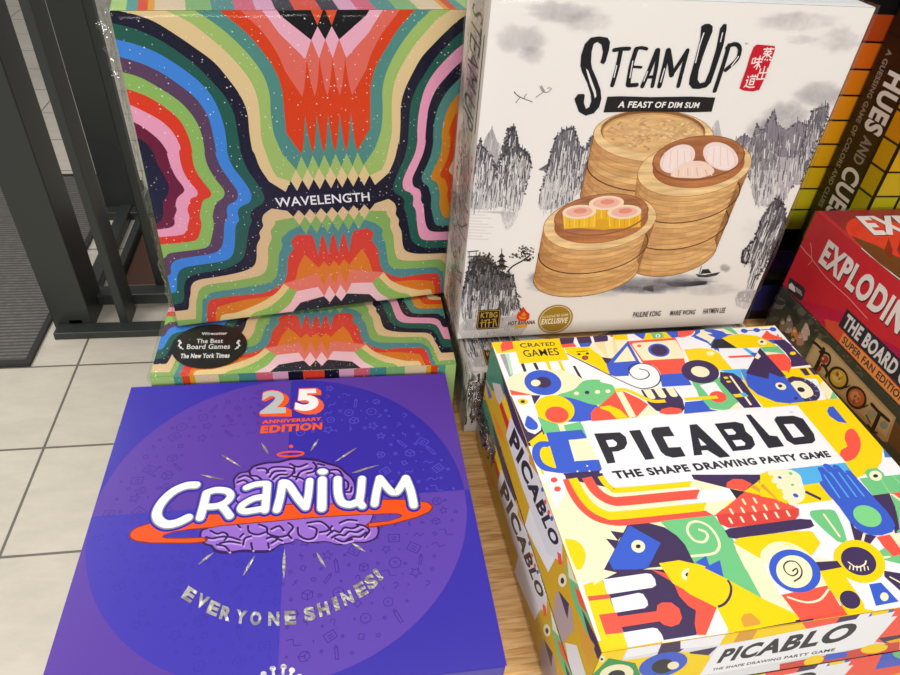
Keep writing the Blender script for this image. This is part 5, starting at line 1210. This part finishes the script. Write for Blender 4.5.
def root_left():
    A = Art(.30, .07, [(782.0, 286.9), (993.8, 506.4), (946.9, 558.8), (759.8, 336.3)], ['gloss']); A.fill('3A4236'); P = A.poly; E = A.ell; S = A.stroke
    A.fr(720, 320, 860, 900); rnd = random.Random(6)
    for k in range(60):
        x = rnd.uniform(250, 640); y = rnd.uniform(-150, 330); E(x, y, rnd.uniform(14, 46), rnd.uniform(14, 46), rnd.choice(['4C5446', '2E352D', '5A5A48', '6B6A55', '3D3A34']), rnd.uniform(0, 90), n=8)
    for x, y, c in ((440, 40, 'B9B2A4'), (480, 85, 'E08A2C'), (445, 10, '8A8578'), (540, 90, 'D8B8A8'), (515, 120, 'B98A78'), (555, 60, 'C9B4A8'), (405, 30, '8A7A68'), (470, 140, '6A4A3A')):
        P([(x - 22, y + 40), (x - 16, y - 20), (x, y - 42), (x + 14, y - 18), (x + 24, y + 38)], c, smooth=2); E(x, y - 12, 10, 9, 'E9DCCB'); E(x - 3, y - 14, 2.5, 2.5, '1A1A1A'); E(x + 4, y - 13, 2.5, 2.5, '1A1A1A')
    for k in range(60): x = 560 + rnd.uniform(0, 340); y = (x - 560) * .95 + rnd.uniform(-60, 60); E(x + 60, y + 30, rnd.uniform(6, 18), rnd.uniform(5, 14), rnd.choice(['5A5E3E', '6A5A3A', '2E3A2A']), n=7)
    A.fr(680, 320, 900, 900)
    P([(558, 72), (612, 105), (740, 245), (885, 400), (850, 500), (830, 496), (690, 350), (560, 212), (512, 165)], 'B79C6E')
    P([(563, 85), (612, 118), (735, 252), (872, 402), (842, 480), (695, 342), (568, 206), (524, 162)], 'C8AF80')
    K_ = '17140F'
    S([(545, 90), (560, 100), (592, 132)], 10, K_); S([(588, 120), (572, 165), (552, 205)], 17, K_); S([(572, 130), (608, 140), (615, 165), (600, 190), (580, 185)], 9, K_, smooth=3); S([(590, 186), (605, 215), (598, 232)], 12, K_); E(592, 162, 16, 17, 'A8402A', 40); E(570, 200, 8, 14, '8E3A22', 30); E(586, 158, 5, 6, 'D8B08A')
    for cx, cy, c1, c2 in ((648, 238, 'D8B83A', 'E8D070'), (722, 318, 'C86A32', 'E0A070')):
        E(cx, cy, 40, 50, K_, -28); E(cx, cy, 32, 38, c1, -28); E(cx - 4, cy - 4, 20, 24, c2, -28)
        for k in range(5): E(cx + rnd.uniform(-16, 16), cy + rnd.uniform(-20, 20), 6, 8, mix(c1, '8A4A20', rnd.random()), 30, n=8)
        S([(cx + 30, cy + 40), (cx + 48, cy + 30)], 5, K_)
    S([(785, 345), (812, 375), (855, 412)], 13, K_); S([(818, 382), (800, 425), (786, 455)], 17, K_); S([(770, 430), (790, 458), (806, 462)], 9, K_); E(785, 385, 20, 16, 'A9A47E', 40); E(835, 430, 18, 15, '8A9A84', 40); S([(762, 390), (778, 420)], 7, '4A5A44')
    P([(880, 410), (960, 500), (1000, 640), (850, 500)], '6A4A26')
    return A
HC_ROWS = ['5E1810', '9A3010', 'C4540E', 'D0700F', 'D8840F', 'D89410', 'D8A010', 'D0AA12', 'C2B216', 'B4B41A', '62902A', '2A6A5A', '2A3A7A', '4A2A7A', '3A1A5A']
def hues_cover(w, h, hdr=0):
    A = Art(w, h, None, ['gloss']); A.fill('0D0B0D'); n = 10; cw = w / n; gp = .0016; y = h - .008
    for r_ in range(11):
        hh = .0265
        if r_ == 1 and hdr == 1:
            for x in range(6): A.ell(w - .012 - x * .02, y - .012, .0025, .006, 'BDB9B4'); A.ell(w - .012 - x * .02, y - .004, .0016, .0018, 'BDB9B4')
            y -= .028; 
        for c_ in range(n):
            A.layer += (c_ == 0); base = HC_ROWS[r_] if hdr == 1 else '2C1A4C' if hdr == 2 else HC2_ROWS[min(r_, 11)]
            A.raw([(c_ * cw + gp, y - hh), ((c_ + 1) * cw - gp, y - hh), ((c_ + 1) * cw - gp, y - gp), (c_ * cw + gp, y - gp)], hx(mix(base, 'FFB000' if r_ < 6 and hdr < 2 else base, .12 * (c_ % 3))), 'gloss')
        y -= hh + .0005
        if y < .03: break
    return A
HC2_ROWS = ['7A1E10', 'A8380E', 'C8600E', 'D07A10', 'D88A10', 'D8940F', 'D0A010', 'C0A412', 'ACA414', '9AA012', '7F9A20', '62902A']
def hues_side(w, h):
    """narrow side of the colour game, read downwards: title band beside a column of colour cells"""
    A = Art(w, h, None, ['gloss']); A.fill('0E0B0B'); n = 12
    for k in range(n):
        A.layer += 1; u0, u1 = k * w / n + .0012, (k + 1) * w / n - .0012
        A.raw([(u0, h * .70), (u1, h * .70), (u1, h * .965), (u0, h * .965)], hx(HC2_ROWS[k]), 'gloss'); A.raw([(u0, h * .02), (u1, h * .02), (u1, h * .64), (u0, h * .64)], hx(mix('120C0A', HC_ROWS[min(k, 14)], .12)), 'gloss')
    A.layer += 1; W_, G_ = 'E6E2DC', '8A8278'
    def band(t, u0, u1, v0, v1, c, b): A.text(t, [(u0, v1), (u1, v1), (u1, v0), (u0, v0)], c, b)
    band('HUES', .114, .174, .024, .052, W_, .045); band('AND', .179, .208, .030, .046, G_, .03); band('CUES', .214, .274, .024, .052, W_, .035)
    band('A GUESSING GAME OF COLORS AND CLUES', .098, .272, .010, .0175, '8E867A', .03)
    return A
def hues_front(w, h):
    A = Art(w, h, None, ['gloss']); A.fill('0C0A0E'); n = 12
    for k in range(n):
        A.layer += 1; c = ['3A2A7A', '4A2A8A', '5A2A8A', '2A2A6A'][k % 4]
        A.raw([(k * w / n + .0012, .012), ((k + 1) * w / n - .0012, .012), ((k + 1) * w / n - .0012, h - .008), (k * w / n + .0012, h - .008)], hx(c), 'gloss')
    return A
# ------------------------------------------------------------------ board game boxes
def box_face(art, name, root, side, w, d, t, z0=0.0, label=None):
    o, ux, uy = face_of(side, w, d, t, z0); ob = art.build(name, root, o, ux, uy)
    if label: ob['label'] = label
    return ob
def stand(root, x, y, z, yaw, lean, t):
    """stand a box on its front edge, cover towards the viewer; x,y,z = lower left corner of the cover"""
    A = math.pi / 2 - lean; off = Matrix.Rotation(yaw, 3, 'Z') @ Vector((0, -t * math.sin(A), t * math.cos(A)))
    root.location = Vector((x, y, z)) - off; root.rotation_euler = (A, 0, yaw)
m_tray = card('tray_card', hx('5A3F5E')); m_white = card('white_card', hx('EFEAE4'), .32, .4)
# --- shape-drawing game: two copies stacked
m_pic = card('yellow_card', hx('E8BE10'))
pa, pf, pl = picablo_cover(), picablo_front(), picablo_left()
def make_picablo(label, wrapped, t=.06):
    r = thing('board_game_box', label, 'board game', 'shape drawing party games in the right hand stack'); w, d = .261, .263
    lid, base = game_box(r, w, d, t, m_pic, m_tray, t - .002)
    box_face(pa, 'cover_print', lid, 'top', w, d, t); box_face(pf, 'front_print', lid, 'front', w, d, t, .0015); box_face(pl, 'side_print', lid, 'left', w, d, t, .0015)
    if wrapped: wrap_box(r, w, d, t, .002, .0022, seed=3)
    return r
r = make_picablo('yellow and multicoloured shape drawing party game box, uppermost of its stack, cover fully visible', False); place(r, .3064, -.0308, .0600, .0327)
r = make_picablo('shape drawing party game box lying directly on the table, beneath its matching copy', True, .0562); place(r, .3064, -.0308, .0002, .0327)
pb_ = r
# --- brain game
m_cr = card('purple_card', hx('34249E'), .36, .3); ca = cranium_cover()
r = thing('board_game_box', 'flat purple and blue party game box with white lettering, purple brain and orange ring', 'board game')
w, d, t = .2684, .2676, .0598; lid, base = game_box(r, w, d, t, m_cr, card('dark_blue_card', hx('1E1666')), .056, .0022)
box_face(ca, 'cover_print', lid, 'top', w, d, t); place(r, -.0009, -.0041, .0002, -.001)
# --- rainbow profiles game: one lying, one standing on it
m_wl = card('green_card', hx('8FAE62')); wc = wavelength_cover(); ws = wavelength_side(.28, .065)
def make_wave(label, w, d, t, flat):
    r = thing('board_game_box', label, 'board game', 'rainbow striped party games behind the purple box')
    lid, base = game_box(r, w, d, t, m_wl, m_tray, t - .003)
    sx = w / .28
    p = wc.build('cover_print', lid, (0, 0, t), (1, 0, 0), (0, 1, 0)); p.scale = (sx, d / .272, 1)
    for sd in ('front', 'back'):
        o, ux, uy = face_of(sd, w, d, t); q = wavelength_side(w, t - .003).build(sd + '_print', lid, Vector(o) + Vector((0, 0, .003)), ux, uy)
    wrap_box(r, w, d, t, .0016, .0018, seed=5 if flat else 9)
    return r
r = make_wave('rainbow striped party game box lying flat, black oval award sticker on its cover', .266, .27, .0628, True); place(r, .013, .272, .0002)
st = award_sticker().build('award_sticker', r, (0, 0, .0628), (.266 / .272, 0, 0), (0, 1, 0), lift=.0011); st['label'] = 'black oval award sticker'
r = make_wave('rainbow striped party game box standing upright on its lying copy, white title across the middle', .28, .272, .065, False); stand(r, .0269, .339, .0664, .1634, .006, .065)
def crumple(root, name, p0, p1, wdir, w0, seed, n=30, m_=7):
    """gathered seam of loose clear film along an edge of the box"""
    bm = bmesh.new(); p0, p1, wd = Vector(p0), Vector(p1), Vector(wdir); g = []
    for i in range(n + 1):
        row = []
        for j in range(m_ + 1):
            c = p0.lerp(p1, i / n) + wd * (w0 * j / m_ * (.7 + .5 * pnoise(Vector((i * .35, seed, 0)))))
            q = Vector((pnoise(c * 160 + Vector((seed, 0, 0))), pnoise(c * 160 + Vector((0, seed, 5))), pnoise(c * 160 + Vector((9, 0, seed))))) * .0028 * (.25 + j / m_)
            row.append(bm.verts.new(c + q))
        g.append(row)
    for i in range(n):
        for j in range(m_): bm.faces.new((g[i][j], g[i + 1][j], g[i + 1][j + 1], g[i][j + 1]))
    return mesh_obj(name, bm, M['wrap_crumple'], root, True)
wv = [o for o in bpy.data.objects if o.name.startswith('board_game_box') and 'standing upright on its lying copy' in o['label']][0]
crumple(wv, 'film_seam', (-.002, 0, .060), (-.002, .272, .060), (-.35, 0, -.9), .016, 3, 60); crumple(wv, 'film_seam', (-.002, .225, .062), (-.002, .276, .060), (-1, .1, -.3), .010, 8, 20)
crumple(wv, 'film_seam', (-.001, -.002, .062), (.02, -.002, .066), (-.5, -.3, .1), .008, 12, 14)
# --- steamer game
sc_, ss_, sf_ = steam_cover(), steam_side(), steam_front()
def make_steam(label, seed, t=.075):
    r = thing('board_game_box', label, 'board game', 'bamboo steamer games behind the yellow box'); w, d = .2916, .2942
    lid, base = game_box(r, w, d, t, m_white, m_white, t - .003)
    box_face(sc_, 'cover_print', lid, 'top', w, d, t); box_face(ss_, 'side_print', lid, 'left', w, d, t); box_face(sf_, 'front_print', lid, 'front', w, d, t)
    A = Art(w, t, None, ['flat']); A.fill('F2F4F6')
    A.text('STEAM UP', [(.11, .05), (.21, .05), (.21, .02), (.11, .02)], '2A4A8A', .02, .2); box_face(A, 'back_print', lid, 'back', w, d, t)
    wrap_box(r, w, d, t, .0018, .0022, seed=seed)
    return r
r = make_steam('white board game box standing upright, three painted bamboo steamers and brush title on its cover', 12); stand(r, .2823, .293, .0760, .0256, 0, .075)
crumple(r, 'film_seam', (-.003, .0, .070), (-.003, .294, .070), (0, 0, -1), .06, 31, 60)
r = make_steam('ink painted board game box lying flat under the upright steamer box, mostly hidden', 15, .0718); place(r, .287, .2465, .0002)
crumple(r, 'film_seam', (-.002, -.003, .07), (.02, -.003, .07), (.1, -.15, -1), .07, 44, 16, 24)
crumple(pb_, 'film_seam', (-.0035, .262, .057), (-.0035, .2, .057), (-.12, 0, -1), .028, 47, 30, 16)
# --- kitten game on woodland game
r = thing('board_game_box', 'red board game box with white title lettering, lying on the woodland game at right', 'board game')
w, d, t = .27, .27, .091; game_box(r, w, d, t, card('red_card', hx('C8202C'), .3, .5), card('dark_red_card', hx('5A1018')), .088)
lid = [c for c in r.children if c.name.startswith('lid')][0]
box_face(kitten_left(), 'side_print', lid, 'left', w, d, t); box_face(kitten_top(), 'cover_print', lid, 'top', w, d, t); wrap_box(r, w, d, t, .0012, .0012, seed=21); place(r, .669, .10, .0725, .035)
r = thing('board_game_box', 'dark green woodland board game box with parchment title panel, lying under the red kitten box', 'board game')
w, d, t = .225, .30, .070; game_box(r, w, d, t, card('olive_card', hx('3C4434'), .3, .5), m_tray, .067)
lid = [c for c in r.children if c.name.startswith('lid')][0]
box_face(root_left(), 'side_print', lid, 'left', w, d, t); wrap_box(r, w, d, t, .0012, .0015, seed=22); place(r, .670, .07, .0002, .035)
# --- colour guessing games at the back right
m_bk = card('black_card', hx('141216'), .3, .5)
def make_hues(label, w, d, t, hdr, front=False):
    r = thing('board_game_box', label, 'board game', 'colour guessing games at the back right'); lid, base = game_box(r, w, d, t, m_bk, m_bk, t - .003)
    box_face(hues_cover(w, d, hdr), 'cover_print', lid, 'top', w, d, t); box_face(hues_side(d, t), 'side_print', lid, 'left', w, d, t)
    if front: box_face(hues_front(w, t), 'front_print', lid, 'front', w, d, t)
    wrap_box(r, w, d, t, .001, .001, seed=30)
    return r
r = make_hues('black colour grid game box standing behind the steamer box, its cover facing forward', .30, .335, .075, 1); stand(r, .583, .462, .0600, 0, 0, .075)
r = make_hues('black game box with purple cells lying flat at the back, under an upright copy', .30, .30, .057, 2, True); place(r, .583, .403, .0002)
r = make_hues('black colour guessing game box standing at far right, white title running down its narrow side', .3, .340, .081, 0); stand(r, .727, .3795, .0600, 0, 0, .080)
# ------------------------------------------------------------------ dark metal railing standing on the floor at the left
fx = thing('metal_railing', 'dark grey-green metal railing of flat uprights standing on the tiles at far left', 'railing'); fx.location = (0, 0, -.8)
SD = M['steel_dark']
mesh_obj('base_plate', box_bm(-.604, 1.428, 0, -.16, 1.475, .022, .003), SD, fx)
mesh_obj('cross_rail', box_bm(-.600, 1.56, .02, -.16, 1.61, .055, .003), SD, fx)
mesh_obj('side_rail', box_bm(-.575, 1.475, 0, -.535, 2.35, .035, .003), SD, fx)
mesh_obj('side_rail', box_bm(-.50, 1.61, 0, -.478, 2.35, .045, .003), SD, fx)
mesh_obj('cross_rail', box_bm(-.62, 2.10, 0, -.16, 2.15, .03, .003), SD, fx)
for a in ((-.614, 1.475, 0, -.512, 1.60, 1.95), (-.438, 1.470, 0, -.415, 1.56, 1.95), (-.625, 2.15, 0, -.500, 2.20, 1.95), (-.362, 1.62, 0, -.338, 1.65, 1.95)):
    b_ = box_bm(*a, .004)
    for v in b_.verts: v.co.x -= .024 * v.co.z
    mesh_obj('upright', b_, SD, fx)
m_pl = mat('dark_walnut', hx('4A2E22'), .4); n_ = bump(m_pl, 12, .1, .001, 5, (1, 12, 1))
pl_ = thing('wooden_plinth', 'low dark brown wooden plinth on the floor inside the metal railing', 'plinth'); pl_.location = (0, 0, -.8)
mesh_obj('plinth_board', box_bm(-.472, 1.66, 0, -.15, 2.09, .02, .003), m_pl, pl_)
rb = thing('stand_base', 'dark round base beyond the ribbed mat at the far left edge', 'stand'); rb.location = (-1.36, 2.86, -.8)
bm = bmesh.new(); bmesh.ops.create_cone(bm, cap_ends=True, segments=48, radius1=.30, radius2=.28, depth=.05, matrix=Matrix.Translation((0, 0, .025))); mesh_obj('foot_disc', bm, mat('black_plastic', hx('1C1C1E'), .4), rb)
bm = bmesh.new(); bmesh.ops.create_cone(bm, cap_ends=True, segments=24, radius1=.04, radius2=.04, depth=1.2, matrix=Matrix.Translation((0, 0, .64))); mesh_obj('pole', bm, SD, rb)
